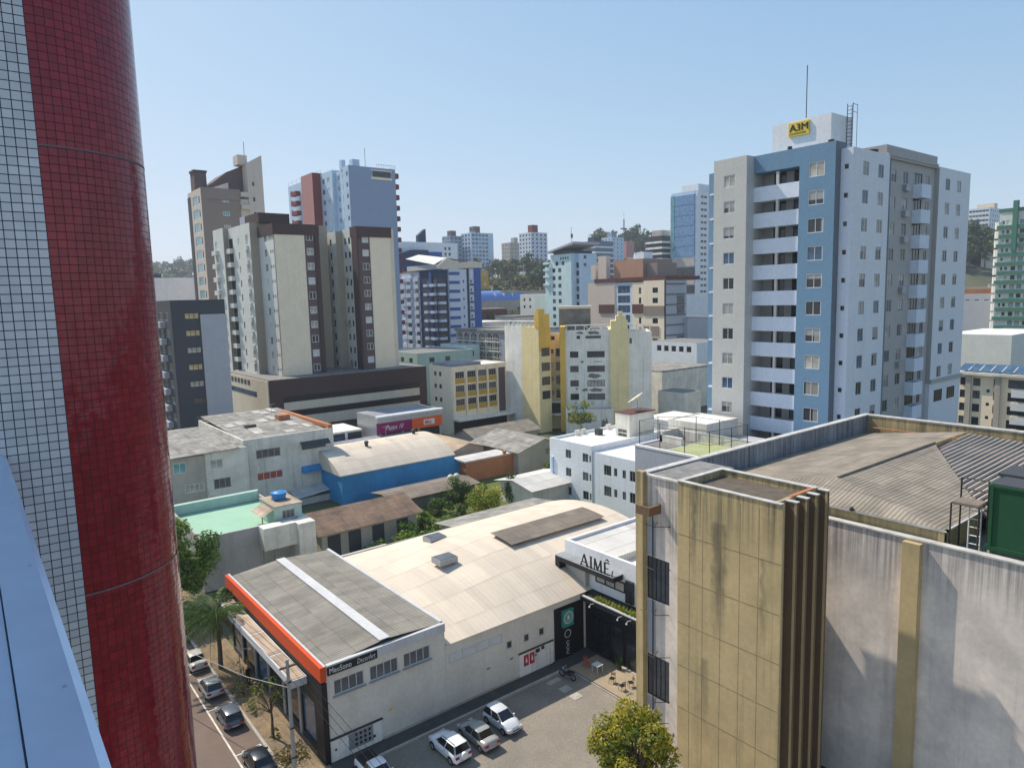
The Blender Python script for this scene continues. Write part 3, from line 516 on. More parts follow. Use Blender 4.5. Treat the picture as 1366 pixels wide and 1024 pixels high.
MB().box(33.3, 34.97, 2.4, 33.42, 36.2, 3.6).box(33.3, 34.97, .05, 33.42, 35.3, 2.39).build('entrance_wall', 'house_white', o)
MB().box(30.0, 34.22, .05, 32.74, 34.277, 3.75).box(33.0, 34.25, 0, 33.2, 40, 4.2).box(33.6, 34.25, 4.21, 34.2, 38, 4.3).build('side_glazing', 'black', o)
for y in (29.4, 30.6, 31.9, 33.0): MB().box(32.93, y, .06, 32.998, y+.95, 2.7).build('shop_window', 'glass_dark', o)
lt = MB()
def stroke(p, q, wd):
    (u0, z0), (u1, z1) = p, q; d = Vector((u1-u0, z1-z0)).normalized(); n_ = Vector((-d.y, d.x))*wd/2; A = [(u0+n_.x, z0+n_.y), (u0-n_.x, z0-n_.y), (u1-n_.x, z1-n_.y), (u1+n_.x, z1+n_.y)]
    i = len(lt.v); lt.v += [(32.66, 34.4-u, 6.245+z) for u, z in A]+[(32.74, 34.4-u, 6.245+z) for u, z in A]
    for f in ((0, 1, 2, 3), (7, 6, 5, 4), (0, 4, 5, 1), (1, 5, 6, 2), (2, 6, 7, 3), (3, 7, 4, 0)): lt.f.append(tuple(i+k for k in f)); lt.m.append(0)
H_ = .82
for p, q, wd in (((.05, 0), (.36, H_), .05), ((.36, H_), (.70, 0), .11), ((.2, .27), (.56, .27), .045), ((-.03, .02), (.17, .02), .04), ((.56, .02), (.82, .02), .04),
    ((1.04, 0), (1.04, H_), .11), ((.92, .02), (1.16, .02), .04), ((.92, H_), (1.16, H_), .04),
    ((1.36, 0), (1.40, H_), .05), ((1.40, H_), (1.68, .05), .11), ((1.68, .05), (1.98, H_), .05), ((1.98, H_), (2.02, 0), .11), ((1.26, .02), (1.48, .02), .04), ((1.9, .02), (2.14, .02), .04),
    ((2.36, 0), (2.36, H_), .11), ((2.36, .02), (2.80, .02), .05), ((2.36, .42), (2.68, .42), .045), ((2.36, H_), (2.78, H_), .05), ((2.42, .95), (2.57, 1.08), .05), ((2.57, 1.08), (2.74, .95), .05),
    ((2.98, -.05), (3.1, .42), .035)): stroke(p, q, wd)
lt.build('lettering', 'black', o)
bn = thing('projecting_sign', 'teal round-emblem sign above a black strip with white lettering on the hall corner', 'sign', (32.2, 34.15, 2.5))
MB().box(30.6, 34.0, 2.3, 31.6, 34.2, 3.5).build('panel', 'sign_teal', bn)
rgm = MB()
for k in range(24):
    a, c_ = 2*math.pi*k/24, 2*math.pi*(k+1)/24
    for r0, r1 in ((.38, .44), (.26, .29)): rgm.quad([(31.1+r0*math.cos(a), 33.995, 2.95+r0*math.sin(a)), (31.1+r1*math.cos(a), 33.995, 2.95+r1*math.sin(a)), (31.1+r1*math.cos(c_), 33.995, 2.95+r1*math.sin(c_)), (31.1+r0*math.cos(c_), 33.995, 2.95+r0*math.sin(c_))])
rgm.box(31.0, 33.99, 2.8, 31.2, 33.994, 3.1); rgm.build('emblem', 'frame_white', bn)
MB().box(30.6, 34.1, .1, 31.6, 34.2, 2.19).build('strip', 'black', bn)
vt = MB()
for k in range(24):
    a, c_ = 2*math.pi*k/24, 2*math.pi*(k+1)/24; r0, r1 = .25, .30; vt.quad([(31.1+r0*math.cos(a), 34.09, 1.75+r0*math.sin(a)), (31.1+r1*math.cos(a), 34.09, 1.75+r1*math.sin(a)), (31.1+r1*math.cos(c_), 34.09, 1.75+r1*math.sin(c_)), (31.1+r0*math.cos(c_), 34.09, 1.75+r0*math.sin(c_))])
for z in (1.1, .75, .4):
    for k in range(12):
        a, c_ = 1.7*math.pi*k/12+.5, 1.7*math.pi*(k+1)/12+.5; r0, r1 = .10, .15; vt.quad([(31.1+r0*math.cos(a), 34.09, z+r0*math.sin(a)), (31.1+r1*math.cos(a), 34.09, z+r1*math.sin(a)), (31.1+r1*math.cos(c_), 34.09, z+r1*math.sin(c_)), (31.1+r0*math.cos(c_), 34.09, z+r0*math.sin(c_))])
vt.build('lettering', 'frame_white', bn)
hg = MB()
for k in range(420):
    y = random.uniform(28.5, 33.0); x = random.uniform(32.6, 32.95); z = 4.06; a = random.uniform(0, 6.3); r_ = random.uniform(.15, .42); hg.quad([(x, y, z), (x+.06*math.cos(a+1.5), y+.06*math.sin(a+1.5), z+.1), (x+r_*math.cos(a)*.7, y+r_*math.sin(a)*.7, z+r_), (x-.06*math.cos(a+1.5), y-.06*math.sin(a+1.5), z+.12)], random.choice((0, 0, 1)))
tag(hg.build('ledge_plants', ['leaf_lime', 'leaf_y'], own=(32.8, 31, 4.05)), 'yellow-green trailing plants on the black ledge of the boutique', 'plants')
for k, y in enumerate((29.5, 30.3, 32.9)):
    l_ = MB().tube([(32.5, y, 3.9), (32.15, y, 3.95), (32.05, y, 3.85)], .02).ball(32.05, y, 3.8, .07, 6).build('spotlight', 'frame_white', o)
# ------------------------------------------------------------------ weathered block on the right
b = Bld('weathered_block', 'weathered grey block with tan stair tower, stained walls and a corrugated roof', 'building', (32, 18, 0)); o = b.o
b.vol(28.8, 22.71, 33.6, 25.2, 0, 15.1, 'weathered', L=[([24.12], [11.56, 9.4+2.2*0, 3.7], 1.6, 2.4, 4, 'frame_dark', ['glass_dark'])][:0]+[([24.15], [9.36, 3.65], 1.55, 2.45, 5, 'frame_dark', ['glass_grey'])], par=0, raw=True, rev=.08)
b.done(t=.05)
MB().box(28.76, 24.32, .3, 28.797, 24.9, 2.3).box(28.76, 24.32, 5.0, 28.797, 24.9, 8.05).box(28.76, 24.32, 10.7, 28.797, 24.9, 12.6).build('blue_panel', 'panel_grey', o)
MB().box(28.45, 24.95, 0, 28.797, 25.45, 15.35).build('pilaster', 'tan', o)
MB().box(27.85, 23.95, 13.2, 28.797, 24.12, 13.68).box(27.85, 24.12, 13.2, 27.98, 24.9, 13.68).build('beam', 'tan_dark', o)
MB().box(28.85, 25.2, 0, 55, 25.55, 15.12).build('side_parapet', 'weathered_dark', o)
MB().box(28.7, 22.75, 15.105, 29.0, 25.15, 15.2).box(29, 25.15, 15.125, 55, 25.6, 15.2).build('coping', 'coping_grey', o)
MB().box(55.0, -5, 0, 55.35, 25.55, 15.1).build('back_parapet', 'tan', o)
MB().box(54.95, -5, 15.102, 55.4, 25.6, 15.2).build('back_coping', 'coping_grey', o)
# stair tower with fins
MB().box(27.95, 16.75, 0, 31.7, 22.15, 15.1).build('stair_tower', 'tan', o)
MB().box(27.95, 16.75, 15.102, 28.15, 22.15, 15.5).box(31.5, 16.75, 15.102, 31.7, 22.15, 15.5).box(28.15, 21.95, 15.102, 31.5, 22.15, 15.5).box(28.15, 16.75, 15.102, 31.5, 16.95, 15.5).build('tower_parapet', 'tan', o)
MB().box(27.9, 16.4, 15.502, 28.17, 22.2, 15.55).box(31.45, 16.75, 15.502, 31.75, 22.2, 15.55).box(28.17, 21.93, 15.502, 31.45, 22.2, 15.55).build('tower_coping', 'coping_grey', o)
MB().box(29.4, 16.76, 15.502, 31.44, 16.97, 15.54).build('brick_edge', 'brick_orange', o)
MB().box(28.16, 16.96, 15.103, 31.49, 21.94, 15.16).build('tower_roof', 'gravel', o)
tg = MB()
for z in (12.75, 10.35, 8.0, 5.65, 3.3): tg.box(27.943, 16.4, z-.028, 27.949, 22.15, z)
for y in (17.5, 18.5, 19.55, 20.6, 21.4): tg.box(27.945, y, 0, 27.949, y+.018, 15.1)
tg.build('panel_joint', 'joint_tan', o)
MB().box(27.95, 16.35, 0, 28.1, 16.745, 15.5).build('fin', 'tan', o)
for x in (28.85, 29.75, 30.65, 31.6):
    f_ = MB().box(x, 16.2, 0, x+.16, 16.745, 15.45).build('fin', 'tan_dark', o); MB().box(x-.02, 16.2, 0, x-.003, 16.31, 15.44).build('fin_lit_edge', 'tan', f_); MB().box(x-.05, 16.17, 15.452, x+.21, 16.74, 15.5).build('fin_cap', 'coping_grey', f_)  # dark fin colour holds soot and shade; the tan strip paints the sunlit edge
# recessed long wall
MB().box(33.6, -8, 0, 33.9, 22.7, 13.42).build('long_wall', 'weathered', o)
MB().box(33.53, -8, 13.422, 33.95, 22.4, 13.5).build('long_wall_coping', 'coping_grey', o)
for y in (12.68, 2): MB().box(33.2, y, 0, 33.597, y+.76, 13.36).build('pilaster', 'tan', o)
MB().box(33.9, -8, 12.0, 55, 25.2, 12.9).build('roof_deck', 'bare_concrete', o)
MB().box(34.1, 12.0, 12.9, 34.3, 22.6, 13.95).box(34.0, 12.0, 12.9, 38.5, 12.25, 13.95).build('eaves_wall', 'tan', o)
MB().box(33.98, 11.9, 13.952, 34.3, 22.6, 14.05).box(34.0, 11.9, 13.952, 38.6, 12.2, 14.05).build('eaves_gutter', 'coping_grey', o)
MB().quad([(36.8, 18.3, 14.78), (48.4, 17.9, 14.98), (53.8, 17.9, 14.98), (53.8, 24.95, 13.9), (34.0, 24.95, 13.9)]).quad([(34.0, 24.95, 13.9), (34.0, 18.3, 14.06), (36.8, 18.3, 14.78)]).build('roof', 'cor_oldy', o)
MB().quad([(36.8, 18.3, 14.78), (34.0, 12.0, 14.06), (38.4, 12.0, 14.06), (48.4, 17.9, 14.98)]).quad([(36.8, 18.3, 14.78), (34.0, 18.3, 14.06), (34.0, 12.0, 14.06)]).build('roof_slope', 'cor_oldy', o)
MB().tube([(36.8, 18.3, 14.80), (48.4, 17.9, 15.02)], .09, 6).build('ridge_cap', 'cor_brown', o)
rf = MB(); rf.quad([(48.4, 17.9, 14.75), (38.4, 12.0, 13.75), (38.4, -5, 13.2), (54.0, -5, 13.6), (54.0, 17.9, 14.75)])
rf.build('tiled_roof', 'plum', o)
rl = MB()
for k in range(62):
    y = 17.7-.33*k; z1 = 14.82-(17.6-y)*.052; x0 = max(38.4, 48.4-(17.9-y)*1.695); z0 = z1-(54-x0)*.012-.12
    rl.tube([(x0, y, z0), (53.9, y, z1)], .085, 5)
rl.build('roof_rib', 'house_warm', o)
MB().box(54.3, 17.9, 14.3, 54.5, 24.9, 14.36).build('brick_course', 'brick_orange', o)
MB().ball(34.0, 16.2, 14.1, .12, 8).build('floodlight', 'iron', o)
dl = MB()
for x, y, z in ((28.62, 23.3, 12.6), (28.62, 23.3, 10.2), (28.62, 23.4, 7.6), (28.62, 23.3, 5.2), (28.62, 23.3, 2.6), (28.62, 23.4, 1.3)):
    dl.tube([(28.79, y, z), (28.05, y+.5, z+.05), (28.79, y+.9, z+.02)], .022, 4); dl.tube([(28.05, y+.5, z+.05), (28.05, y+1.4, z+.1)], .018, 4)
for y in (24.45,): dl.tube([(28.70, y, .5), (28.70, y, 13.1)], .035, 5)
dl.build('bracket', 'iron', o)
tk = thing('water_tank', 'ribbed green steel water tank on the roof at the right edge, behind the access frame', 'tank', (34.9, 9, 13.0))
MB().box(34.25, 5.2, 13.75, 36.0, 10.4, 16.35).build('shell', 'tank_green', tk)
tr_ = MB().box(34.18, 5.15, 13.55, 36.1, 10.5, 13.745).box(34.2, 5.15, 16.352, 36.05, 10.46, 16.45)
for y in (10.25, 8.75, 7.3, 5.9): tr_.box(34.19, y, 13.746, 34.248, y+.14, 16.35)
tr_.build('rib', 'tank_green', tk); MB().box(34.3, 5.25, 16.452, 35.95, 10.36, 16.5).build('lid', 'slate', tk)
MB().box(34.3, 5.3, 12.9, 35.9, 10.3, 13.54).build('base', 'bare_concrete', tk)
tk = thing('water_tank', 'second green roof tank half hidden behind the ribbed one', 'tank', (38.5, 9, 13.0))
MB().box(37.6, 5.2, 13.4, 39.6, 11.0, 16.1).build('shell', 'tank_green', tk); MB().box(37.5, 5.1, 16.102, 39.7, 11.1, 16.25).build('lid', 'slate', tk); MB().box(37.7, 5.3, 12.9, 39.5, 10.9, 13.395).build('base', 'bare_concrete', tk)
af = thing('access_frame', 'dark steel access frame with ladder standing beside the green tank', 'frame', (34.5, 11.3, 12.9))
P_ = [(34.2, 11.85), (34.2, 10.75), (35.3, 11.85), (35.3, 10.75)]
fr = MB()
for i, (x, y) in enumerate(P_): fr.tube([(x, y, 12.9), (x, y, 15.35 if i < 2 else 16.3)], .04, 5)
for a, c_ in ((0, 1), (0, 2), (1, 3), (2, 3)): fr.tube([(*P_[a], 15.33), (*P_[c_], 15.33)], .035, 4)
fr.tube([(35.3, 11.85, 16.3), (35.3, 10.75, 16.3)], .03, 4).tube([(35.3, 11.85, 15.8), (35.3, 10.75, 15.8)], .03, 4); fr.build('pipework', 'iron', af)
ld = MB().tube([(34.6, 11.25, 12.9), (34.6, 11.25, 15.3)], .03, 4).tube([(34.6, 10.78, 12.9), (34.6, 10.78, 15.3)], .03, 4)
for k in range(6): ld.tube([(34.6, 11.25, 13.15+.38*k), (34.6, 10.78, 13.15+.38*k)], .025, 4)
ld.build('ladder', 'frame_white', af); MB().box(34.22, 10.8, 15.36, 35.28, 11.8, 15.40).build('platform', 'cor_brown', af)
# ------------------------------------------------------------------ vehicles (metres, nose along +x; k scales into the scene)
def car(name, label, loc, rot, kind, pc, k=.93, group=None):
    r = thing(name, label, 'car' if kind != 'pickup' else 'pickup truck', loc, rot, group, local=True); f = k/S
    A = dict(hatch=dict(L=3.75, W=1.66, belt=.93, H=1.5, hood=(.98, .74), cab=(.10, .42, 1.95, 2.75), tail=.93),
             sedan=dict(L=4.3, W=1.7, belt=.92, H=1.46, hood=(.95, .70), cab=(.72, 1.2, 2.55, 3.25), tail=.98),
             suv=dict(L=4.1, W=1.76, belt=1.08, H=1.66, hood=(1.12, .85), cab=(.12, .40, 2.25, 2.95), tail=1.05),
             pickup=dict(L=4.7, W=1.75, belt=1.02, H=1.62, hood=(1.08, .82), cab=(1.75, 1.95, 2.95, 3.65), tail=1.0))[kind]
    L, W, B, H = A['L'], A['W'], A['belt'], A['H']; c0, c1, c2, c3 = A['cab']; hw = W/2
    # lower body: lofted stations (x, half width, deck height)
    st = [(0, hw*.80, A['tail']*.72), (.06, hw*.92, A['tail']*.94), (.3, hw*.985, A['tail']), (c0+.25, hw, B), (L*.5, hw, B), (c3-.12, hw, B), (c3+.25, hw*.985, A['hood'][0]*.985), (L-.55, hw*.95, A['hood'][1]*1.16), (L-.16, hw*.86, A['hood'][1]), (L-.02, hw*.72, A['hood'][1]*.78)]
    st.sort(); body = MB(); ring = []
    for x, w2, t in st:
        z0 = .24 if .3 < x < L-.3 else .30
        sec = [(w2*.9, z0), (w2, z0+.14), (w2, t*.62), (w2*.965, t*.86), (w2*.87, t*.985), (w2*.45, t+.025), (0, t+.035)]
        sec = sec+[(-a, c) for a, c in sec[-2::-1]]; i = len(body.v); body.v += [(x*f, a*f, c*f) for a, c in sec]; ring.append(i)
    n = 13
    for i0, i1 in zip(ring, ring[1:]):
        for j in range(n-1): body.f.append((i0+j, i0+j+1, i1+j+1, i1+j)); body.m.append(0)
        body.f.append((i0+n-1, i0, i1, i1+n-1)); body.m.append(0)
    body.f.append(tuple(range(ring[0]+n-1, ring[0]-1, -1))); body.f.append(tuple(range(ring[-1], ring[-1]+n))); body.m += [0, 0]
    body.build('body', pc, r, smooth=True)
    tw = hw*.74; bw = hw*.93; zb = B-.03
    P = lambda x, y, z: (x*f, y*f, z*f)
    # glasshouse
    def lerp(a, c, t): return tuple(a[i]+(c[i]-a[i])*t for i in range(3))
    def face(q, nm, ins=.06):
        cx = [sum(v[i] for v in q)/4 for i in range(3)]
        nrm = (Vector(q[1])-Vector(q[0])).cross(Vector(q[3])-Vector(q[0])).normalized()*.012
        return [tuple((Vector(v)*(1-ins)+Vector(cx)*ins+nrm)) for v in q]
    ws = [(c3, -bw*.9, zb), (c3, bw*.9, zb), (c2, tw*.93, H-.05), (c2, -tw*.93, H-.05)]
    rw = [(c0, bw*.9, zb), (c0, -bw*.9, zb), (c1, -tw*.93, H-.05), (c1, tw*.93, H-.05)]
    sl_ = [(c3-.02, bw, zb), (c0+.02, bw, zb), (c1+.02, tw, H-.06), (c2-.02, tw, H-.06)]
    sr_ = [(c0+.02, -bw, zb), (c3-.02, -bw, zb), (c2-.02, -tw, H-.06), (c1+.02, -tw, H-.06)]
    ca = MB()
    for q in (ws, rw, sl_, sr_): ca.quad([P(*v) for v in q])
    ca.build('pillars', pc, r)
    ro = MB(); xs = [c1-.04, c1+.15, (c1+c2)/2, c2-.15, c2+.04]; zs = [H-.06, H-.01, H+.015, H-.005, H-.06]; wsx = [tw*.93, tw, tw, tw, tw*.93]
    for a in range(5):
        for j, y in enumerate((-1, -.8, 0, .8, 1)): ro.v.append(P(xs[a], y*wsx[a], zs[a]-(.055 if abs(y) == 1 else 0)+(.012 if y == 0 else 0)))
    for a in range(4):
        for j in range(4): i = a*5+j; ro.f.append((i, i+5, i+6, i+1)); ro.m.append(0)
    ro.build('roof', pc, r, smooth=True)
    for q, nm in ((ws, 'windshield'), (rw, 'rear_window')): MB().quad([P(*v) for v in face(q, nm, .05)]).build(nm, 'car_glass', r)
    for q in (sl_, sr_):
        a, c_, d, e = q; mb_, mt_ = lerp(a, c_, .49), lerp(e, d, .49); m0, m1 = lerp(a, c_, .475), lerp(e, d, .47)
        for qq in ((a, m0, m1, e), (mb_, c_, d, mt_)): MB().quad([P(*v) for v in face(list(qq), 'w', .045)]).build('side_window', 'car_glass', r)
    wr = .31 if kind != 'suv' else .345
    for x in (.72, L-.78):
        for s_ in (-1, 1):
            wb = MB(); y0, y1 = s_*(hw-.20), s_*(hw+.012); K = 18
            i = 0
            for y in (y0, y1): wb.v += [P(x+wr*math.cos(2*math.pi*q/K), y, wr+wr*math.sin(2*math.pi*q/K)) for q in range(K)]
            for q in range(K): wb.f.append((q, (q+1) % K, K+(q+1) % K, K+q)); wb.m.append(0)
            wb.f.append(tuple(range(K, 2*K))); wb.f.append(tuple(range(K-1, -1, -1))); wb.m += [0, 0]
            wo = wb.build('wheel', 'rubber', r)
            rm = MB(); yy = y1+s_*.006; rm.v = [P(x+wr*.62*math.cos(2*math.pi*q/14), yy, wr+wr*.62*math.sin(2*math.pi*q/14)) for q in range(14)]; rm.f = [tuple(range(14))]; rm.m = [0]; rm.build('rim', 'rim', wo)
            ar = MB(); ya = s_*(hw+.004)
            for q in range(10):
                a0, a1 = math.pi*q/10, math.pi*(q+1)/10; ar.quad([P(x+wr*1.02*math.cos(a0), ya, wr+wr*1.02*math.sin(a0)), P(x+wr*1.16*math.cos(a0), ya, wr+wr*1.16*math.sin(a0)), P(x+wr*1.16*math.cos(a1), ya, wr+wr*1.16*math.sin(a1)), P(x+wr*1.02*math.cos(a1), ya, wr+wr*1.02*math.sin(a1))])
            ar.build('wheel_arch', 'black', r)
    for s_ in (-1, 1):
        y = s_*hw*.70; t = A['tail']
        MB().box(-.015*f, (y-.17)*f, t*.66*f, .16*f, (y+.17)*f, t*.86*f).build('tail_light', 'light_red', r)
        MB().box((L-.34)*f, (y-.2)*f, A['hood'][1]*.66*f, (L-.05)*f, (y+.12 if s_ > 0 else y+.2)*f, A['hood'][1]*.95*f).build('headlight', 'light_clear', r)
        MB().box((c3-.42)*f, (s_*(hw+.02)-.09)*f, (B-.02)*f, (c3-.28)*f, (s_*(hw+.02)+.09)*f, (B+.10)*f).build('mirror', pc if pc != 'car_white' else 'car_white', r)
        MB().tube([P(.9, s_*(hw+.004), .60), P(L-1.2, s_*(hw+.004), .62)], .008, 4).box((L*.36)*f, (s_*hw-.006)*f, .80*f, (L*.36+.16)*f, (s_*hw+.012)*f, .835*f).build('door_trim', 'black', r)
    MB().box(-.03*f, -.28*f, .42*f, .05*f, .28*f, .53*f).box((L-.06)*f, -.26*f, .36*f, (L+.01)*f, .26*f, .47*f).build('license_plate', 'plate', r)
    MB().box(-.04*f, -hw*.74*f, .28*f, .12*f, hw*.74*f, .36*f).box((L-.14)*f, -hw*.62*f, .27*f, (L+.005)*f, hw*.62*f, .35*f).box((L-.07)*f, -hw*.42*f, .48*f, (L-.005)*f, hw*.42*f, .56*f).build('bumper_trim', 'black', r)
    if kind == 'suv':
        sp = MB(); K = 18
        for x in (-.20, .02): sp.v += [P(x, .05+.31*math.cos(2*math.pi*q/K), .86+.31*math.sin(2*math.pi*q/K)) for q in range(K)]
        for q in range(K): sp.f.append((q, (q+1) % K, K+(q+1) % K, K+q)); sp.m.append(0)
        sp.f.append(tuple(range(K-1, -1, -1))); sp.m.append(0); sp.build('spare_wheel', pc, r)
        for s_ in (-1, 1): MB().tube([P(c1+.1, s_*tw*.86, H+.04), P(c2-.1, s_*tw*.86, H+.04)], .018, 5).build('roof_rail', 'black', r)
    if kind == 'pickup': MB().box(.10*f, -hw*.84*f, (A['tail']-.02)*f, (c0-.12)*f, hw*.84*f, (A['tail']+.055)*f).build('cargo_bed', 'black', r)
    return r
q90 = math.pi/2
car('parked_suv', 'white compact suv with a spare wheel on its tailgate, second of the lot row', (19.15, 29.45, 0), q90+.03, 'suv', 'car_white')
car('parked_sedan', 'silver sedan parked between the white suv and the silver hatchback', (20.95, 29.25, 0), q90, 'sedan', 'car_silver')
car('parked_hatchback', 'pale silver hatchback parked nose out, last in the lot row', (22.8, 32.15, 0), -q90+.02, 'hatch', 'car_pale', .95)
car('parked_pickup', 'pale pickup truck with a black cargo bed cut by the lower picture edge', (14.95, 33.05, 0), -q90, 'pickup', 'car_white')
for x, y, kd, pc, lb in ((10.55, 40.75, 'hatch', 'car_grey', 'grey-blue hatchback in the street, between the cream one and the black car'), (10.58, 44.95, 'hatch', 'car_cream', 'cream hatchback parked in the street next to the palm'), (10.5, 35.0, 'sedan', 'car_dark', 'black sedan nearest to the bottom edge in the street'), (10.7, 49.15, 'sedan', 'car_cream', 'beige sedan half behind the red column, under the palm'), (10.75, 54.2, 'hatch', 'car_white', 'white car at the far end of the street parking row')):
    car('street_car', lb, (x, y, -.02), q90, kd, pc, .94, 'cars parked along the street kerb')
# motorbike
mb = thing('motorbike', 'dark motorbike standing at the shaded corner of the parking lot', 'motorbike', (29.2, 32.1, 0), R(100), local=True); f = 1/S
for x in (-.62, .66):
    wv = MB(); K = 16
    for k in range(K):
        a0, a1 = 2*math.pi*k/K, 2*math.pi*(k+1)/K; wv.tube([((x+.27*math.cos(a0))*f, 0, (.32+.27*math.sin(a0))*f), ((x+.27*math.cos(a1))*f, 0, (.32+.27*math.sin(a1))*f)], .05*f, 5)
    wv.build('wheel', 'rubber', mb)
MB().ball(.12*f, 0, .82*f, .22*f, 10, 0, .7).build('fuel_tank', 'car_grey', mb)
MB().box(-.75*f, -.12*f, .74*f, -.02*f, .12*f, .86*f).build('seat', 'black', mb)
MB().box(-.25*f, -.14*f, .28*f, .32*f, .14*f, .62*f).tube([(-.62*f, 0, .32*f), (-.1*f, 0, .45*f)], .04*f).build('engine', 'iron', mb)
MB().tube([(.66*f, 0, .32*f), (.38*f, 0, 1.0*f)], .04*f).tube([(.35*f, -.36*f, 1.04*f), (.4*f, 0, 1.0*f), (.35*f, .36*f, 1.04*f)], .025*f).build('handlebar', 'rim', mb)
MB().ball(.5*f, 0, .88*f, .1*f, 8).build('headlight', 'light_clear', mb); MB().tube([(-.7*f, .14*f, .4*f), (.1*f, .16*f, .35*f)], .045*f).build('exhaust', 'rim', mb)
# terrace chairs and table
def chair(label, x, y, rot, mat, back=.45):
    r = thing('terrace_chair', label, 'chair', (x, y, .07), rot, 'chairs on the boutique terrace', local=True); f = 1/S
    MB().box(-.22*f, -.22*f, .42*f, .22*f, .22*f, .46*f).build('seat', mat, r)
    for sx in (-1, 1):
        for sy in (-1, 1): MB().tube([(sx*.2*f, sy*.2*f, .42*f), (sx*.23*f, sy*.23*f, 0)], .018*f, 5).build('leg', mat, r)
    bk = MB().tube([(-.21*f, -.2*f, .46*f), (-.28*f, -.2*f, .9*f), (-.28*f, .2*f, .9*f), (-.21*f, .2*f, .46*f)], .02*f, 5)
    for z in (.62, .75): bk.box(-.27*f, -.19*f, z*f, -.245*f, .19*f, (z+.07)*f)
    bk.build('backrest', mat, r)
chair('black folding chair nearest the white table', 30.95, 29.75, R(200), 'black'); chair('black folding chair nearest to the kerb of the terrace', 30.8, 28.75, R(80), 'black'); chair('black folding chair farthest from the white table', 31.5, 28.65, R(150), 'black')
chair('red plastic chair standing in the shade beside the white table', 31.1, 32.25, R(260), 'plastic_red')
t = thing('terrace_table', 'small white table in the shade of the terrace', 'table', (31.2, 31.35, .07), 0, local=True)
MB().box(-.28, -.28, .5, .28, .28, .53).build('tabletop', 'frame_white', t)
for sx in (-1, 1):
    for sy in (-1, 1): MB().tube([(sx*.24, sy*.24, .5), (sx*.24, sy*.24, 0)], .02, 5).build('leg', 'frame_white', t)
t = thing('flower_tub', 'dark planter tub by the glass front of the boutique', 'planter', (32.5, 30.6, .07), 0, local=True)
MB().cyl(0, 0, 0, .35, .16, 12, 0, .2).build('tub', 'iron', t)
lf = MB()
for k in range(60): a = random.uniform(0, 6.3); r_ = random.uniform(.1, .3); z = random.uniform(.4, .8); lf.quad([(0, 0, .34), (r_*math.cos(a-.15), r_*math.sin(a-.15), z), (r_*1.2*math.cos(a), r_*1.2*math.sin(a), z+.1), (r_*math.cos(a+.15), r_*math.sin(a+.15), z)])
lf.build('foliage', 'leaf_d', t)
# utility pole with service wire, street lamp
p = thing('utility_pole', 'tall grey concrete pole on the pavement before the corner shop', 'pole', (11.62, 34.25, 0))
MB().cyl(11.62, 34.25, .08, 6.75, .12, 10, 0, .085).build('shaft', 'pole_grey', p)
MB().box(11.5, 34.1, 2.95, 11.74, 34.4, 3.02).box(11.5, 34.1, 1.3, 11.74, 34.4, 1.37).box(11.48, 34.1, 5.5, 11.76, 34.4, 5.56).build('band', 'iron', p)
MB().tube([(11.62, 34.25, 5.2), (10.6, 38, 4.55), (9.2, 43, 4.3), (7.2, 50, 4.6)], .022, 4).build('service_wire', 'pole_grey', p)
# person in black
def figure(label, loc, rot, cl):
    pts = dict(pel=(0, 0, .95), che=(0, 0, 1.33), nec=(0, 0, 1.48), hd=(0, .02, 1.58), top=(0, .01, 1.70))
    V = [(0, 0, .95), (0, .0, 1.15), (0, -.01, 1.38), (0, .0, 1.50), (0, .02, 1.58), (0, .01, 1.70)]; E_ = [(0, 1), (1, 2), (2, 3), (3, 4), (4, 5)]; RD = [.15, .13, .155, .055, .085, .07]
    for s_ in (-1, 1):
        b0 = len(V); V += [(s_*.10, 0, .88), (s_*.11, .02, .48), (s_*.11, -.02, .09), (s_*.12, .11, .04)]; E_ += [(0, b0), (b0, b0+1), (b0+1, b0+2), (b0+2, b0+3)]; RD += [.095, .065, .045, .04]
        b1 = len(V); V += [(s_*.19, 0, 1.40), (s_*.25, .02, 1.13), (s_*.24, .14, .93), (s_*.23, .2, .86)]; E_ += [(2, b1), (b1, b1+1), (b1+1, b1+2), (b1+2, b1+3)]; RD += [.06, .045, .035, .04]
    me = bpy.data.meshes.new('person'); me.from_pydata([(Vector(v)/1.0)[:] for v in V], E_, []); o = bpy.data.objects.new('person', me); COL.objects.link(o)
    sk = o.modifiers.new('skin', 'SKIN'); sk.use_smooth_shade = True; o.modifiers.new('sub', 'SUBSURF').levels = 2
    for i, d in enumerate(me.skin_vertices[0].data): d.radius = (RD[i], RD[i]*(.8 if i in (1, 2) else 1)); d.use_root = i == 0
    bpy.context.view_layer.update(); me2 = bpy.data.meshes.new_from_object(o.evaluated_get(bpy.context.evaluated_depsgraph_get())); bpy.data.objects.remove(o)
    for a in (cl, 'skin', 'hair'): me2.materials.append(MAT[a])
    for pl_ in me2.polygons:
        c = pl_.center; pl_.material_index = 2 if (c.z > 1.56 and (c.y < .05 or c.z > 1.66)) else (1 if c.z > 1.47 or (c.z < .91 and c.z > .8 and abs(c.x) > .19) else 0)
    o = bpy.data.objects.new('person', me2); COL.objects.link(o); o.location = Vector(loc)*S; o.rotation_euler.z = rot; tag(o, label, 'person')
figure('person in black clothes standing on the pavement near the shop windows', (12.75, 45.3, .085), R(200), 'cloth_black')
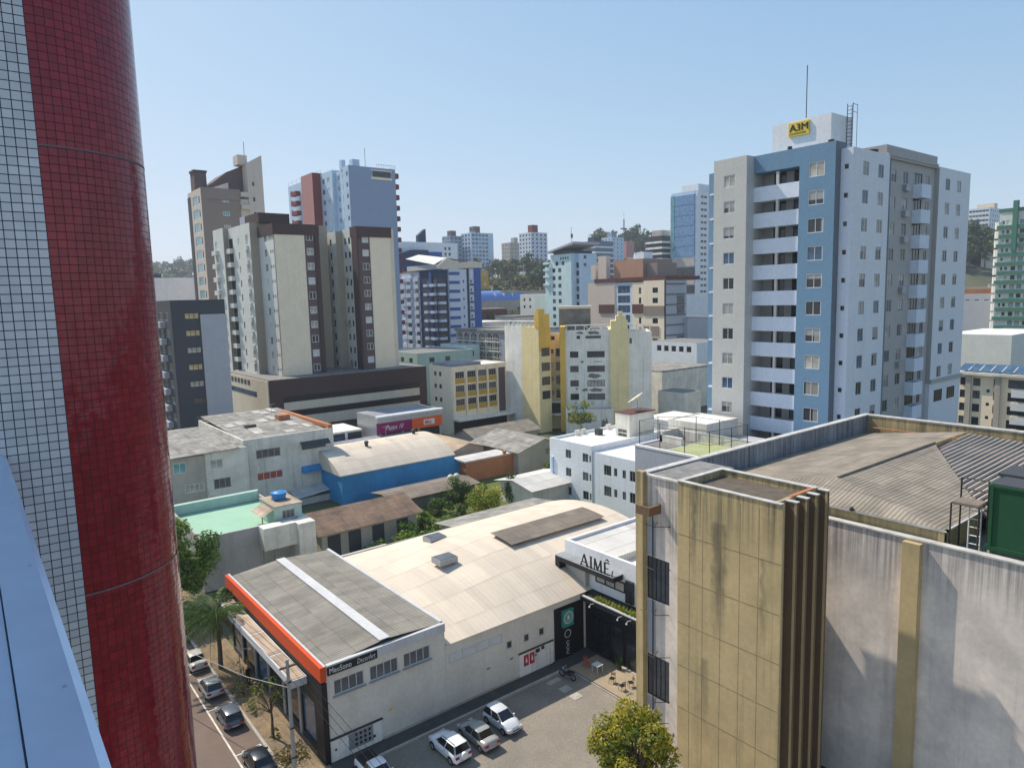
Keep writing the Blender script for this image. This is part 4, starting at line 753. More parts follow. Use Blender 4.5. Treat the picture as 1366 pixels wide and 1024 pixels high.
# ------------------------------------------------------------------ planting
def crown_mb(clumps, n, size, nm=3, flat=.0):
    mb = MB()
    for cx, cy, cz, cr, *wt in clumps:
        k = int(n*(cr**2)); mi = wt[0] if wt else None
        for _ in range(k):
            d = Vector((random.gauss(0, 1), random.gauss(0, 1), random.gauss(0, 1))).normalized(); q = cr*random.uniform(.35, 1)**.5*random.uniform(.85, 1.12)
            p = Vector((cx, cy, cz))+Vector((d.x*q, d.y*q, d.z*q*.85)); nrm = (d+Vector((random.gauss(0, .55), random.gauss(0, .55), random.gauss(.35, .55)))).normalized()
            a = nrm.orthogonal().normalized(); a = (Matrix.Rotation(random.uniform(0, 6.28), 3, nrm) @ a); b_ = nrm.cross(a); s_ = size*random.uniform(.5, 1.6)
            m_ = mi if mi is not None and random.random() < .7 else random.randrange(nm)
            mb.quad([tuple(p-a*s_), tuple(p-b_*s_*.5), tuple(p+a*s_), tuple(p+b_*s_*.5+nrm*s_*.15)], m_)
    return mb
def blob_clumps(R0, H, n, rr=(.28, .5), seed=1, nm=3):
    rn = random.Random(seed); out = []
    for _ in range(n):
        t = rn.uniform(0, 6.283); u = rn.uniform(-.9, 1); q = math.sqrt(max(0, 1-u*u))*rn.uniform(.45, 1.12)
        out.append((R0*q*math.cos(t), R0*q*math.sin(t), H*.5+H*.45*u, R0*rn.uniform(*rr), rn.randrange(nm)))
    return out
def tree(name, label, loc, R0, H, zc, mats, leafs=60, size=.12, nclump=16, seed=1, group=None, bare=0, cat='tree', rr=(.28, .5)):
    """crown of leaf clumps of radius R0 and height H whose underside is zc above the foot"""
    r = thing(name, label, cat, loc, 0, group, local=True); cl = [(a, b_, c+zc, q, m_) for a, b_, c, q, m_ in blob_clumps(R0, H, nclump, rr, seed)]
    tm = MB(); top = zc+H*.45; tm.tube([(0, 0, -.1), (.04*R0, .03*R0, zc*.6), (0, 0, top)], R0*.085, 7, 0, R0*.035)
    for a, b_, c, q, _ in cl[::2]: tm.tube([(0, 0, max(zc*.55, top*.6)), (a*.5, b_*.5, (c+top*.7)*.5), (a, b_, c)], R0*.035, 5, 0, R0*.01)
    tm.build('trunk', 'bark', r); crown_mb(cl, leafs, size, len(mats)).build('crown', mats, r); return r
tree('leafy_tree', 'large yellow-green tree at the bottom edge before the tan building', (22.8, 20.4, 0), 1.95, 3.3, 2.3, ['leaf_b', 'leaf_c', 'leaf_y', 'leaf_a'], 620, .092, 40, 3, rr=(.2, .42))
tree('leafy_tree', 'bright green tree beside the red column over the street', (11.9, 60.2, 0), 2.5, 6.0, 1.6, ['leaf_bright', 'leaf_a', 'leaf_lime', 'leaf_bright'], 300, .14, 44, 5, rr=(.3, .5))
tree('street_tree', 'small thin pavement tree with airy olive crown beside the pole', (11.95, 38.55, .08), 1.15, 1.7, 1.75, ['leaf_b', 'leaf_c', 'leaf_a'], 190, .07, 13, 8, rr=(.24, .4))
# palm
pm = thing('palm_tree', 'feathery palm tree on the pavement in front of the shop canopy', 'palm', (11.9, 48.6, .08), 0, local=True)
MB().tube([(0, 0, -.1), (.05, .03, 1.5), (.0, .1, 3.9)], .17, 8, 0, .13).build('trunk', 'bark', pm)
def frond(Lf, droop):
    mb = MB(); pts = [Vector((Lf*t*math.cos(.9*(1-t)*.9), 0, Lf*(.62*t-droop*t*t))) for t in [k/10 for k in range(11)]]; mb.tube(pts, .04, 4, 0, .01)
    for k in range(34):
        t = .14+.86*k/34; i = min(9, int(t*10)); p = pts[i].lerp(pts[i+1], t*10-i); ln = .85*math.sin(math.pi*min(1, t*.86+.14))**.7*Lf*.34
        for s_ in (-1, 1):
            e = p+Vector((ln*.62, s_*ln*.62, -ln*random.uniform(.35, .75))); m_ = p.lerp(e, .5)+Vector((0, 0, ln*.10)); wv = Vector((.042, 0, .012)); mb.quad([tuple(p-wv), tuple(m_-wv), tuple(e), tuple(m_+wv)])
    return mb
FR = [frond(4.0, .8).mesh('frond', 'leaf_palm'), frond(3.8, 1.1).mesh('frond', 'leaf_palm'), frond(3.6, .5).mesh('frond', 'leaf_palm'), frond(2.4, 1.5).mesh('frond', 'leaf_dry')]
for k in range(24):
    o = bpy.data.objects.new('frond', FR[k % 3] if k < 21 else FR[3]); COL.objects.link(o); o.parent = pm; o.location = Vector((0, .1, 3.85+.05*(k % 4)))*S; o.rotation_euler = (random.uniform(-.1, .1), random.uniform(-.35, .2), 2.4*k+random.uniform(-.2, .2))
ds = MB()
for k in range(9): a = .7*k; ds.tube([(.12*math.cos(a), .1+.12*math.sin(a), 3.2), (.3*math.cos(a), .1+.3*math.sin(a), 2.9), (.28*math.cos(a), .1+.28*math.sin(a), 2.2)], .03, 4)
ds.build('dry_sheath', 'leaf_dry', pm)
def shrub(name, label, loc, R0, H, mats, leafs, size, n, seed, group=None, cat='shrub'):
    return tree(name, label, loc, R0, H, .05, mats, leafs, size, n, seed, group, cat=cat)
shrub('pavement_shrub', 'round yellow shrub in the shade under the palm', (12.9, 46.9, .08), .45, 1.1, ['leaf_y', 'leaf_lime', 'leaf_c'], 300, .07, 10, 11)
shrub('pavement_shrub', 'dry brown flower bed shrub at the foot of the pole', (11.9, 35.8, .06), .95, .5, ['leaf_dry', 'leaf_d', 'leaf_c'], 160, .07, 16, 12)
shrub('pavement_shrub', 'dark low shrub between the palm and the cream hatchback', (12.0, 44.1, .06), .8, .7, ['leaf_d', 'leaf_a', 'leaf_dry'], 180, .07, 14, 13)
shrub('pavement_shrub', 'spiky green plant ringing the thin pavement tree', (12.0, 38.5, .06), .3, .45, ['leaf_b', 'leaf_a', 'leaf_d'], 400, .08, 8, 14)
# the yard between the halls
A3 = ['leaf_a', 'leaf_d', 'leaf_b']; B3 = ['leaf_bright', 'leaf_a', 'leaf_lime']; Y3 = ['leaf_lime', 'leaf_y', 'leaf_b']
for x, y, R0, H, mt_, sd, lb in ((45.8, 70.2, 1.7, 2.9, A3, 21, 'dark bushy tree against the blue hall wall'), (47.0, 65.6, 2.2, 2.6, Y3, 22, 'broad yellow-green tree in the middle of the yard'), (42.0, 68.0, 1.4, 1.8, A3, 23, 'dense low bush on the yard lawn near the old tiled shed'),
    (39.0, 67.0, .9, 1.3, B3, 24, 'small round bush at the end of the old tiled roof'), (34.2, 60.8, 2.0, 2.2, B3, 25, 'bright green tree in front of the old tiled shed'), (30.6, 60.6, 1.4, 1.1, A3, 26, 'low dark hedge bush below the old tiled shed'), (38.8, 61.4, 1.6, 1.5, B3, 27, 'spreading green bush next to the grey yard roof'), (43.6, 66.0, 1.0, 1.1, A3, 28, 'little bush beside the broad yellow-green tree'), (37.6, 63.9, .9, 1.6, A3, 29, 'narrow dark bush at the edge of the lawn')):
    shrub('yard_tree', lb, (x, y, 0), R0, H, mt_, 170 if R0 > 1.5 else 240, .13, 16, sd, 'yard greenery', 'tree')
cy = thing('conifer', 'small dark upright conifer beside the white roofed shed', 'tree', (51.2, 65.9, 0), 0, local=True)
MB().tube([(0, 0, -.1), (0, 0, 3.4)], .1, 6, 0, .03).build('trunk', 'bark', cy)
crown_mb([(random.uniform(-.3, .3), random.uniform(-.3, .3), .7+.28*k, .85*(1-k/12)**.6+.12) for k in range(11)], 330, .1, 2).build('crown', ['leaf_d', 'leaf_a'], cy)
# overhead wires from the pole across the side wall and along the street
ow = thing('overhead_wires', 'thin black overhead wires running along the street past the pole', 'wires', (11.6, 34.2, 6.5))
for k, (z, dx) in enumerate(((6.5, -.35), (6.45, 0), (6.4, .35))): MB().tube([(11.62+dx, 12, z), (11.62+dx, 23, z-.5), (11.62+dx, 34.2, z), (11.3+dx, 45, z-.45), (11.0+dx, 56, z)], .012, 3).build('wire', 'black', ow)
MB().box(11.2, 34.2, 6.3, 12.05, 34.3, 6.39).build('crossarm', 'bark', ow)
sl_ = thing('street_lamp', 'small street lamp with a white head beside the person on the pavement', 'lamp', (12.35, 45.6, .08))
MB().tube([(12.35, 45.6, .08), (12.35, 45.6, 2.2), (12.45, 45.5, 2.5), (12.8, 45.2, 2.6)], .03, 6).build('post', 'pole_grey', sl_); MB().ball(12.95, 45.1, 2.58, .17, 8, 0, .5).build('lamp_head', 'frame_white', sl_)
for nm, x, y, z, lb in (('roof_antenna', 33.5, 98, 9.2, 'spindly antenna on the patched roof of the three storey house'), ('roof_antenna', 45, 86, 6.0, 'thin antenna on the curved roof of the blue hall'), ('roof_antenna', 60, 62.5, 7.3, 'thin antenna on the bright roof of the white flats')):
    a_ = thing(nm, lb, 'antenna', (x, y, z)); q = MB().tube([(x, y, z-.1), (x, y, z+1.7)], .025, 4).tube([(x-.5, y, z+1.65), (x+.5, y, z+1.65)], .015, 3)
    for k in range(5): q.tube([(x-.4+.2*k, y-.3, z+1.65), (x-.4+.2*k, y+.3, z+1.65)], .012, 3)
    q.build('mast', 'steel', a_)
# ------------------------------------------------------------------ low buildings of the middle distance
FW, FD, FA = 'frame_white', 'frame_dark', 'frame_alu'
DK = ['glass_dark', 'glass_dark', 'glass_grey']; LT = ['glass_curtain', 'glass_grey', 'blind_white', 'glass_dark']; MX = GLS
# green roofed house
b = Bld('green_roof_house', 'low white house with a flat mint green painted roof terrace', 'house', (19, 67, 0)); o = b.o
b.vol(14.6, 63.0, 23.4, 74.2, 0, 4.9, 'grey_wall', par=.65, roof='green_floor')
MB().box(14.6, 74.2, 0, 23.4, 74.5, 5.3).box(14.85, 73.9, 4.3, 23.2, 74.19, 5.3).build('back_parapet', 'mint', o)
MB().box(19.6, 61.6, 2.9, 22.6, 62.997, 4.95).box(22.6, 61.0, 0, 24.2, 66.5, 4.9).build('front_parapet', 'house_white', o)
MB().box(19.9, 62.9, .3, 20.6, 62.995, 2.6).box(20.9, 62.9, .3, 22.4, 62.995, 2.6).build('shutter', 'frame_alu', o)
b.vol(21.3, 63.4, 23.9, 67.4, 4.3, 6.15, 'mint', Rr=[([22.6], [5.35], 1.2, .8, 3, FA, ['glass_grey'])], par=.0, raw=True, name='stair_house')
MB().quad([(20.1, 63.6, 5.4), (21.28, 63.6, 5.95), (21.28, 66.6, 5.95), (20.1, 66.6, 5.4)]).box(20.2, 63.7, 4.3, 20.3, 63.8, 5.4).box(21.25, 63.35, 6.15, 24.0, 67.5, 6.25).build('stair_roof', 'cor_rust', o)
b.done()
t = thing('rooftop_tank', 'round bright blue water tank on the stair house of the green terrace', 'tank', (22.6, 65.7, 6.25), 0, local=True)
MB().cyl(0, 0, .05, .62, .62, 20, 0, .72).build('tank', 'tank_blue', t); MB().cyl(0, 0, .62, .70, .76, 20).cyl(0, 0, .70, .80, .55, 16, 0, .3).build('lid', 'tank_blue', t); MB().box(-.6, -.6, 0, .6, .6, .05).build('base', 'brown_red', t)
# three storey house and its lower wing
b = Bld('three_storey_house', 'dirty white three storey house with patched corrugated roof and blue awning', 'house', (31, 93, 0)); o = b.o
b.vol(25.4, 85.1, 36.9, 105, 0, 8.75, 'house_white', Rr=[([28.35], [6.75], 3.0, 1.1, 4, FA, ['glass_curtain', 'glass_grey']), ([28.4], [3.95], 3.2, 1.0, 4, FW, ['pane_red']), ([34.2], [6.9], 3.2, .9, 4, FD, DK), ([34.2], [3.8], 3.3, .8, 3, FD, DK), ([34.6], [1.0], 3.4, .9, 5, FA, DK)], par=.25, roof='cor_old')
MB().quad([(25.65, 85.35, 8.52), (36.65, 85.35, 8.52), (36.65, 104.7, 9.3), (25.65, 104.7, 9.3)]).build('roof', 'cor_old', o)
pt = MB(); rn = random.Random(3)
for k in range(16):
    x, y = rn.uniform(26, 35), rn.uniform(86, 103); zz = lambda q: 8.545+(q-85.35)*.0403; y1 = min(104.6, y+rn.choice((1.6, 2.4, 3.2))); x1 = x+rn.choice((.9, 1.2)); e = .004*k
    pt.quad([(x, y, zz(y)+e), (x1, y, zz(y)+e), (x1, y1, zz(y1)+e), (x, y1, zz(y1)+e)])
pt.build('patch_sheets', 'patch_light', o, kind='stuff')
MB().box(36.3, 85.2, 8.76, 36.9, 105, 9.2).box(33.4, 95, 8.8, 35, 96.5, 9.6).build('roof_edge', 'brick_orange', o)
MB().box(28.2, 92.8, 8.75, 29.6, 93.6, 9.15).build('roof_hatch', 'iron', o)
MB().quad([(32.4, 84.3, 6.95), (36.2, 84.3, 6.95), (36.2, 85.09, 7.5), (32.4, 85.09, 7.5)]).build('awning', 'slate', o)
MB().ext([(84.3, 3.55), (84.38, 3.95), (84.65, 4.25), (85.09, 4.35), (85.09, 3.5)], 'x', 32.4, 36.3).build('awning', 'blue_barn', o, lab='curved blue awning')
MB().quad([(30.6, 82.6, .9), (37.2, 82.6, 1.6), (37.2, 85.09, 2.0), (30.6, 85.09, 1.6)]).box(31, 82.8, 0, 37, 85.08, .8).build('lean_to', 'cor_white', o)
b.done(t=.07)
b = Bld('annex_house', 'two storey beige wing with a weathered sheet roof beside the three storey house', 'house', (19, 90, 0)); o = b.o
b.vol(13.8, 83.7, 20.6, 98, 0, 8.0, 'house_warm', Rr=[([17.9], [6.9], 1.35, 1.2, 2, FW, ['glass_teal']), ([19.3], [4.35], 2.1, 1.0, 4, FW, LT)], par=0, raw=True, roof='cor_old')
b.vol(20.6, 83.55, 25.38, 98, 0, 8.2, 'house_white', Rr=[([21.8], [6.75], 1.45, 1.1, 2, FW, ['glass_teal', 'glass_curtain']), ([22.3], [4.4], 1.9, 1.2, 3, FA, DK)], par=0, raw=True, roof='cor_old')
MB().quad([(13.6, 83.2, 8.15), (24.4, 83.2, 8.35), (24.4, 98, 9.0), (13.6, 98, 9.0)]).quad([(13.6, 83.2, 8.05), (24.4, 83.2, 8.25), (24.4, 83.2, 8.35), (13.6, 83.2, 8.15)]).build('roof', 'cor_old', o); MB().box(20.7, 83.2, 3.25, 21.4, 83.54, 3.8).build('air_conditioner', 'house_white', o); b.done(t=.07)
# blue barn
b = Bld('blue_hall', 'hall with a bright blue side wall and sandy curved roof', 'hall', (43, 86, 0)); o = b.o
MB().box(35, 79, 0, 51.6, 92.5, 3.75).box(51.6, 79, 0, 53.2, 84, 2.6).build('wall', 'blue_barn', o)
rb = MB(); ys = [78.9+13.8*k/16 for k in range(17)]; zf = lambda y: 3.8+2.2*(1-((y-85.8)/6.9)**2)
for k in range(16): rb.quad([(34.8, ys[k], zf(ys[k])), (51.7, ys[k], zf(ys[k])), (51.7, ys[k+1], zf(ys[k+1])), (34.8, ys[k+1], zf(ys[k+1]))])
rb.ext([(ys[0], 3.7)]+[(y, zf(y)-.03) for y in ys]+[(ys[-1], 3.7)], 'x', 34.82, 51.65); rb.build('roof', 'cor_cream', o, smooth=False)
for x, y in ((41.0, 84.0), (49.5, 86.2)): MB().cyl(x, y, zf(y)-.1, zf(y)+.35, .22, 10).ball(x, y, zf(y)+.5, .34, 8, 0, .7).build('roof_ventilator', 'iron', o)
# brick hall, tan and grey roofs
b = Bld('brick_shed', 'long low orange brick shed with pale flat roof beside the blue hall', 'shed', (59, 79, 0)); o = b.o
MB().box(52.4, 77.4, 0, 66, 80.6, 2.75).build('wall', 'brick_orange', o); MB().box(52.2, 77.3, 2.752, 66.1, 80.7, 2.95).build('roof', 'cor_white', o); MB().box(58.8, 77.2, 2.96, 59.2, 77.6, 3.4).build('vent_pipe', 'brick_orange', o)
def shed(name, label, x0, y0, x1, y1, z, rise, rmat, wmat, ax='x', cat='shed'):
    b = Bld(name, label, cat, ((x0+x1)/2, (y0+y1)/2, 0)); e = .35
    MB().box(x0+.2, y0+.2, 0, x1-.2, y1-.2, z-.12).build('wall', wmat, b.o); r = MB()
    if ax == 'x':
        m = (y0+y1)/2; r.quad([(x0-e, y0-e, z-.1), (x1+e, y0-e, z-.1), (x1+e, m, z+rise), (x0-e, m, z+rise)]).quad([(x0-e, m, z+rise), (x1+e, m, z+rise), (x1+e, y1+e, z-.1), (x0-e, y1+e, z-.1)])
        g_ = MB().ext([(y0+.2, z-.12), (y1-.2, z-.12), (m, z+rise-.06)], 'x', x0+.21, x1-.21)
    else:
        m = (x0+x1)/2; r.quad([(x0-e, y1+e, z-.1), (x0-e, y0-e, z-.1), (m, y0-e, z+rise), (m, y1+e, z+rise)]).quad([(m, y1+e, z+rise), (m, y0-e, z+rise), (x1+e, y0-e, z-.1), (x1+e, y1+e, z-.1)])
        g_ = MB().ext([(x0+.2, z-.12), (x1-.2, z-.12), (m, z+rise-.06)], 'y', y0+.21, y1-.21)
    g_.build('gable', wmat, b.o); r.build('roof', rmat, b.o); return b
b = shed('old_tiled_shed', 'old shed with a brown lichen-stained tiled roof above the yard', 25.4, 63, 36.4, 70.2, 2.75, 1.25, 'cor_tile', 'house_warm')
for x in (26.2, 28.4, 31.0, 33.8): MB().box(x, 63.1, .1, x+1.3, 63.19, 2.3).build('door', 'slate', b.o)
shed('yard_store', 'flat grey fibre-cement roofed store along the hall gutter', 36.6, 53.2, 49.2, 59.5, 2.3, .35, 'cor_old', 'house_warm')
shed('gutter_lean_to', 'small pale roofed lean-to between the curved hall and the yard', 23.6, 53.0, 28.6, 56.2, 2.8, .2, 'cor_white', 'house_white')
shed('white_roof_shed', 'white corrugated roofed shed beside the dark conifer', 50.6, 61.2, 58.2, 68.0, 2.6, .6, 'cor_white', 'house_white', 'x')
shed('tan_roof_hall', 'hall with a rusty tan roof behind the blue hall', 53.2, 82.5, 59.4, 93, 3.3, .9, 'cor_tan', 'house_warm', 'y')
shed('grey_hip_hall', 'dark grey roofed hall at the foot of the yellow apartment block', 60.4, 76, 70, 87, 3.2, 1.3, 'cor_old', 'house_warm', 'y')
shed('grey_hip_hall', 'grey roofed shed right behind the orange brick shed', 62, 88.5, 75, 95, 3.0, 1.2, 'cor_oldy', 'house_warm')
shed('blue_grey_hall', 'wide blue-grey metal roofed hall below the wine red shop sign', 39.5, 94.5, 56, 104, 2.8, 1.0, 'cor_steel', 'house_white')
shed('dark_roof_shed', 'narrow roof strip against the blue hall wall over the yard', 38, 71.5, 50, 76.5, 1.7, .3, 'cor_brown', 'bare_concrete')
for x, lb in ((46.6, 'left one of two white satellite dishes on the shed by the blue wall'), (47.5, 'right one of two white satellite dishes on the shed by the blue wall')):
    t = thing('small_dish', lb, 'dish', (x, 72.5, 2.0), 0, local=True); MB().tube([(0, 0, 0), (0, 0, .5)], .04).build('mast', 'steel', t); MB().ball(0, -.1, .75, .42, 12, 0, .9).build('reflector', 'dish', t)
# white flats with roof tower, court annex
b = Bld('white_flats', 'white three storey flats with bright flat roofs and a small roof tower', 'building', (60, 58, 0)); o = b.o
b.vol(56.5, 57.3, 70, 64.7, 0, 7.5, 'blue_white', L=[([61.3, 58.35], [5.95, 3.7, 1.4], .95, 1.05, 2, FA, DK), ([57.55], [5.95, 3.7, 1.4], .3, .85, 2, FA, DK)], roof='roof_white', par=.3)
b.vol(56.6, 50.2, 70, 57.29, 0, 6.85, 'blue_white', L=[([54.85, 50.9], [5.05, 2.6], 1.15, 1.2, 3, FA, DK), ([53.6, 52.3], [5.05, 2.6], .5, .95, 2, FA, DK)], roof='roof_white', par=.1)
MB().box(56.3, 64.0, 0, 56.497, 64.3, 5.2).build('downpipe', 'pale_blue', o)
b.vol(64, 58.2, 68.6, 60.6, 7.2, 10.2, 'house_white', L=[([59.4], [8.0], 1.5, .45, 2, FA, DK), ([59.4], [7.5], 1.5, .4, 2, FA, DK)], roof='brown_red', par=.15, name='roof_tower')
MB().box(62.6, 62.2, 7.2, 63.4, 62.9, 8.0).build('chimney', 'slate', o); MB().box(63.95, 58.0, 10.2, 68.7, 60.7, 10.3).build('tower_cap', 'brown_red', o)
for x in (60.5, 61.6, 66.2): MB().box(x, 64.1, 7.22, x+.7, 64.4, 7.9).build('air_conditioner', 'house_white', o)
b.done(t=.05)
b = Bld('court_annex', 'blank pale grey annex carrying a fenced green sports court', 'building', (60, 42, 0)); o = b.o
MB().box(56.0, 28, 0, 69, 50.15, 8.7).build('wall', 'panel_grey', o); MB().box(55.95, 28, 8.702, 56.3, 50.2, 8.9).box(56.3, 49.9, 8.702, 69, 50.2, 8.9).build('coping', 'roof_white', o)
MB().box(56.6, 40.9, 8.702, 62.5, 46.4, 8.75).build('court', 'court_green', o)
MB().box(56.6, 46.8, 8.702, 62.5, 49.5, 8.74).build('roof_deck', 'bare_concrete', o)
MB().box(59.6, 46.8, 8.742, 59.9, 49.8, 9.5).box(62.5, 40, 8.702, 62.8, 49.8, 9.7).box(59.6, 49.4, 8.742, 62.5, 49.7, 9.9).build('low_wall', 'house_white', o)
b.vol(63.2, 46.2, 69, 51.5, 8.7, 10.6, 'house_white', L=[], roof='roof_white', par=.1, name='roof_room')
fe = thing('court_fence', 'tall wire mesh fence on thin posts round the green court', 'fence', (59, 45, 8.75))
pz = [(56.55, 50.0), (56.55, 47.2), (56.55, 44.0), (56.55, 41.0), (59.6, 40.6), (62.4, 40.6), (62.4, 44.0), (62.4, 47.0), (59.6, 50)]
for x, y in pz: MB().tube([(x, y, 8.7), (x, y, 11.5)], .045, 5).build('post', 'iron', fe)
wm = MB()
for (x0, y0), (x1, y1) in zip(pz, pz[1:]+pz[:1]):
    for z in (11.45, 10.1): wm.tube([(x0, y0, z), (x1, y1, z)], .025, 4)
    d = Vector((x1-x0, y1-y0)); n_ = int(d.length/.16)
    for k in range(1, n_): x, y = x0+d.x*k/n_, y0+d.y*k/n_; wm.tube([(x, y, 8.9), (x, y, 11.45)], .004, 3)
wm.build('mesh', 'iron', fe)
sd = thing('satellite_dish', 'big pale mesh satellite dish on the roof tower of the white flats', 'dish', (66.3, 58.9, 10.3), R(-40), local=True)
MB().tube([(0, 0, 0), (0, 0, 1.2)], .07, 6).tube([(0, 0, 1.2), (-.35, 0, 1.75)], .05, 5).build('mast', 'steel', sd)
dm = MB(); K, J = 24, 5; ax = Vector((-.55, .12, .8)).normalized(); e1 = ax.orthogonal().normalized(); e2 = ax.cross(e1); c0 = Vector((-.1, 0, 1.45))
for j in range(J+1):
    r_ = 1.15*j/J
    for k in range(K): dm.v.append(tuple(c0+e1*r_*math.cos(2*math.pi*k/K)+e2*r_*math.sin(2*math.pi*k/K)+ax*r_*r_*.26))
for j in range(J):
    for k in range(K): dm.f.append((j*K+k, j*K+(k+1) % K, (j+1)*K+(k+1) % K, (j+1)*K+k)); dm.m.append(0)
dm.build('reflector', 'dish', sd, smooth=True)
MB().tube([tuple(c0+e1*1.1+ax*.3), tuple(c0+ax*1.0)], .025, 4).tube([tuple(c0-e1*1.1+ax*.3), tuple(c0+ax*1.0)], .025, 4).ball(*(c0+ax*1.0), .1, 6).build('feed_arm', 'steel', sd)
# ------------------------------------------------------------------ big apartment tower on the right
b = Bld('apartment_tower', 'tall white, grey and blue apartment tower with white balconies and rooftop sign', 'building', (85, 44, 0)); o = b.o
zR = rg(37.3, -2.88, 11); zL = rg(37.4, -2.88, 11)
b.vol(70.2, 46.3, 84, 50.6, 0, 39.9, 'tower_grey', L=[([48.5], zL, 1.5, 1.35, 2, FW)], name='grey_wing')
b.vol(72.3, 50.61, 84, 52.8, 0, 39.0, 'tower_blue', L=[([51.6], zL, .5, .6, 1, FW, DK, 'bathroom_window')], name='blue_edge')
for z in zL: MB().box(71.9, 50.7, z-1.0, 72.297, 52.4, z-.82).build('ledge', 'balcony_white', o)
b.vol(71.6, 36.95, 73.9, 40.85, 0, 39.9, 'tower_blue', L=[([38.95], zL, 1.75, 1.5, 2, FW)], name='blue_bay', mR='tower_shade')  # right face of the bay has its shade put into a darker colour
MB().box(71.6, 40.851, 38.0, 84, 46.299, 39.9).build('blue_top', 'tower_blue', o)
b.vol(73.7, 40.86, 84, 46.29, 0, 37.99, 'tower_mid', L=[([44.3, 41.9], [z-.9+.75 for z in zL], 1.5, 2.0, 2, FD, DK, 'balcony_door')], name='balcony_wall', raw=True, par=0)
for z in zL:
    MB().box(71.62, 40.86, z-2.55, 71.75, 46.29, z-.95).box(71.75, 40.87, z-2.55, 73.69, 46.28, z-2.4).build('balcony', 'balcony_white', o)
    MB().box(71.7, 43.3, z-.949, 71.95, 43.6, z+.45).build('balcony_post', 'tower_grey', o)
b.vol(72.7, 35.7, 80.9, 36.94, 0, 39.2, 'tower_white', L=[([36.35], rg(37.35, -2.88, 11), .55, .62, 1, FW, DK, 'bathroom_window')], Rr=[([75.5, 78.9], zR, 1.25, 1.4, 2, FA)], mL='balcony_white', name='white_wing')
MB().box(73.9, 36.95, 0, 100, 50, 39.0).build('core', 'tower_grey', o)
b.vol(80.91, 36.3, 94.3, 36.94, 0, 39.3, 'tower_mid', Rr=[([83.3, 86.3], zR, 1.25, 1.4, 2, FA), ([92.3], zR, 1.0, 1.4, 2, FA), ([89.6], [z+.1 for z in zR], 2.3, 1.35, 3, FD, DK, 'balcony_door')], name='grey_bay')
for z in zR: b.balcony('R', 36.3, 88.3, 90.9, z-2.15, 1.0, 1.55, 'balcony_white')
MB().box(80.95, 36.0, 39.0, 94.3, 36.297, 39.25).box(80.95, 35.9, 39.252, 94.3, 36.297, 39.5).box(80.95, 36.1, 39.502, 94.3, 50, 40.4).build('cornice', 'tower_mid', o); MB().box(80.92, 35.72, 0, 81.3, 36.297, 38.99).build('shadow_strip', 'tower_shade', o)  # shadowed side of the step painted as a dark strip
b.vol(94.31, 35.8, 104, 36.94, 13.4, 39.2, 'tower_white', Rr=[([96.9, 100.4], zR[:8]+zR[8:9], 1.3, 1.4, 2, FA)], mL='tower_mid', name='white_wing')
MB().box(94.25, 35.6, 12.9, 104.3, 36.94, 13.39).build('string_course', 'tower_mid', o)
b.vol(94.31, 35.8, 104, 36.94, 0, 12.89, 'tower_white', Rr=[([97, 101], [11.2], 2.6, 1.5, 4, FD, DK)], name='base_wing')
MB().box(100, 36.95, 0, 104, 50, 38.6).build('core', 'tower_white', o)
for x, z in ((86.3, zR[0]), (86.3, zR[1]), (86.3, zR[2]), (86.3, zR[4]), (86.3, zR[7])): MB().box(x-.7, 35.85, z-1.5, x+.5, 36.297, z-.8).build('air_conditioner', 'frame_alu', o)
b.vol(75.0, 39.3, 79.5, 46.2, 39.0, 43.6, 'white_clean', par=.1, name='rooftop_room', raw=True)
s_ = MB().box(74.8, 41.7, 41.9, 74.997, 44.1, 43.35).build('sign_board', 'sign_yellow', o)
l1 = text('A3M', 1.06, 'L', 74.79, 44.0, 42.42, 'black', s_, ext=.01, sx=1.08); l1.data.transform(Matrix.Identity(4)); l3 = text('A3M', 1.06, 'L', 74.785, 43.96, 42.43, 'black', s_, ext=.01, sx=1.08); l4 = text('A3M', 1.06, 'L', 74.78, 43.93, 42.41, 'black', s_, ext=.01, sx=1.08); text('CONSTRUTORA', .27, 'L', 74.79, 44.0, 42.05, 'black', s_, ext=.008, sx=1.0)
a_ = MB().tube([(76.5, 43.0, 43.6), (76.5, 43.0, 49.6)], .05, 5).build('antenna', 'iron', o)
l_ = MB()
for dy in (-.25, .25): l_.tube([(78.2, 38.9+dy*1.2, 39), (78.2, 38.9+dy*1.2, 44.9)], .045, 4); l_.tube([(79.2, 38.9+dy*1.2, 39), (79.2, 38.9+dy*1.2, 44.9)], .03, 4)
for k in range(14): l_.tube([(78.2, 38.6, 39.4+.4*k), (78.2, 39.2, 39.4+.4*k)], .03, 4)
for z in (44.8, 44.0): l_.tube([(78.2, 38.6, z), (79.2, 38.6, z)], .03, 4)
l_.build('roof_ladder', 'iron', o)
MB().cyl(73, 38.2, 39.9, 40.35, .32, 10).cyl(72.6, 42.6, 39.9, 40.4, .25, 10).build('roof_vent', 'iron', o); MB().cyl(79.3, 36.8, 39.2, 39.75, .5, 12).build('roof_vent', 'iron', o)
b.done(sill=False, t=.07)
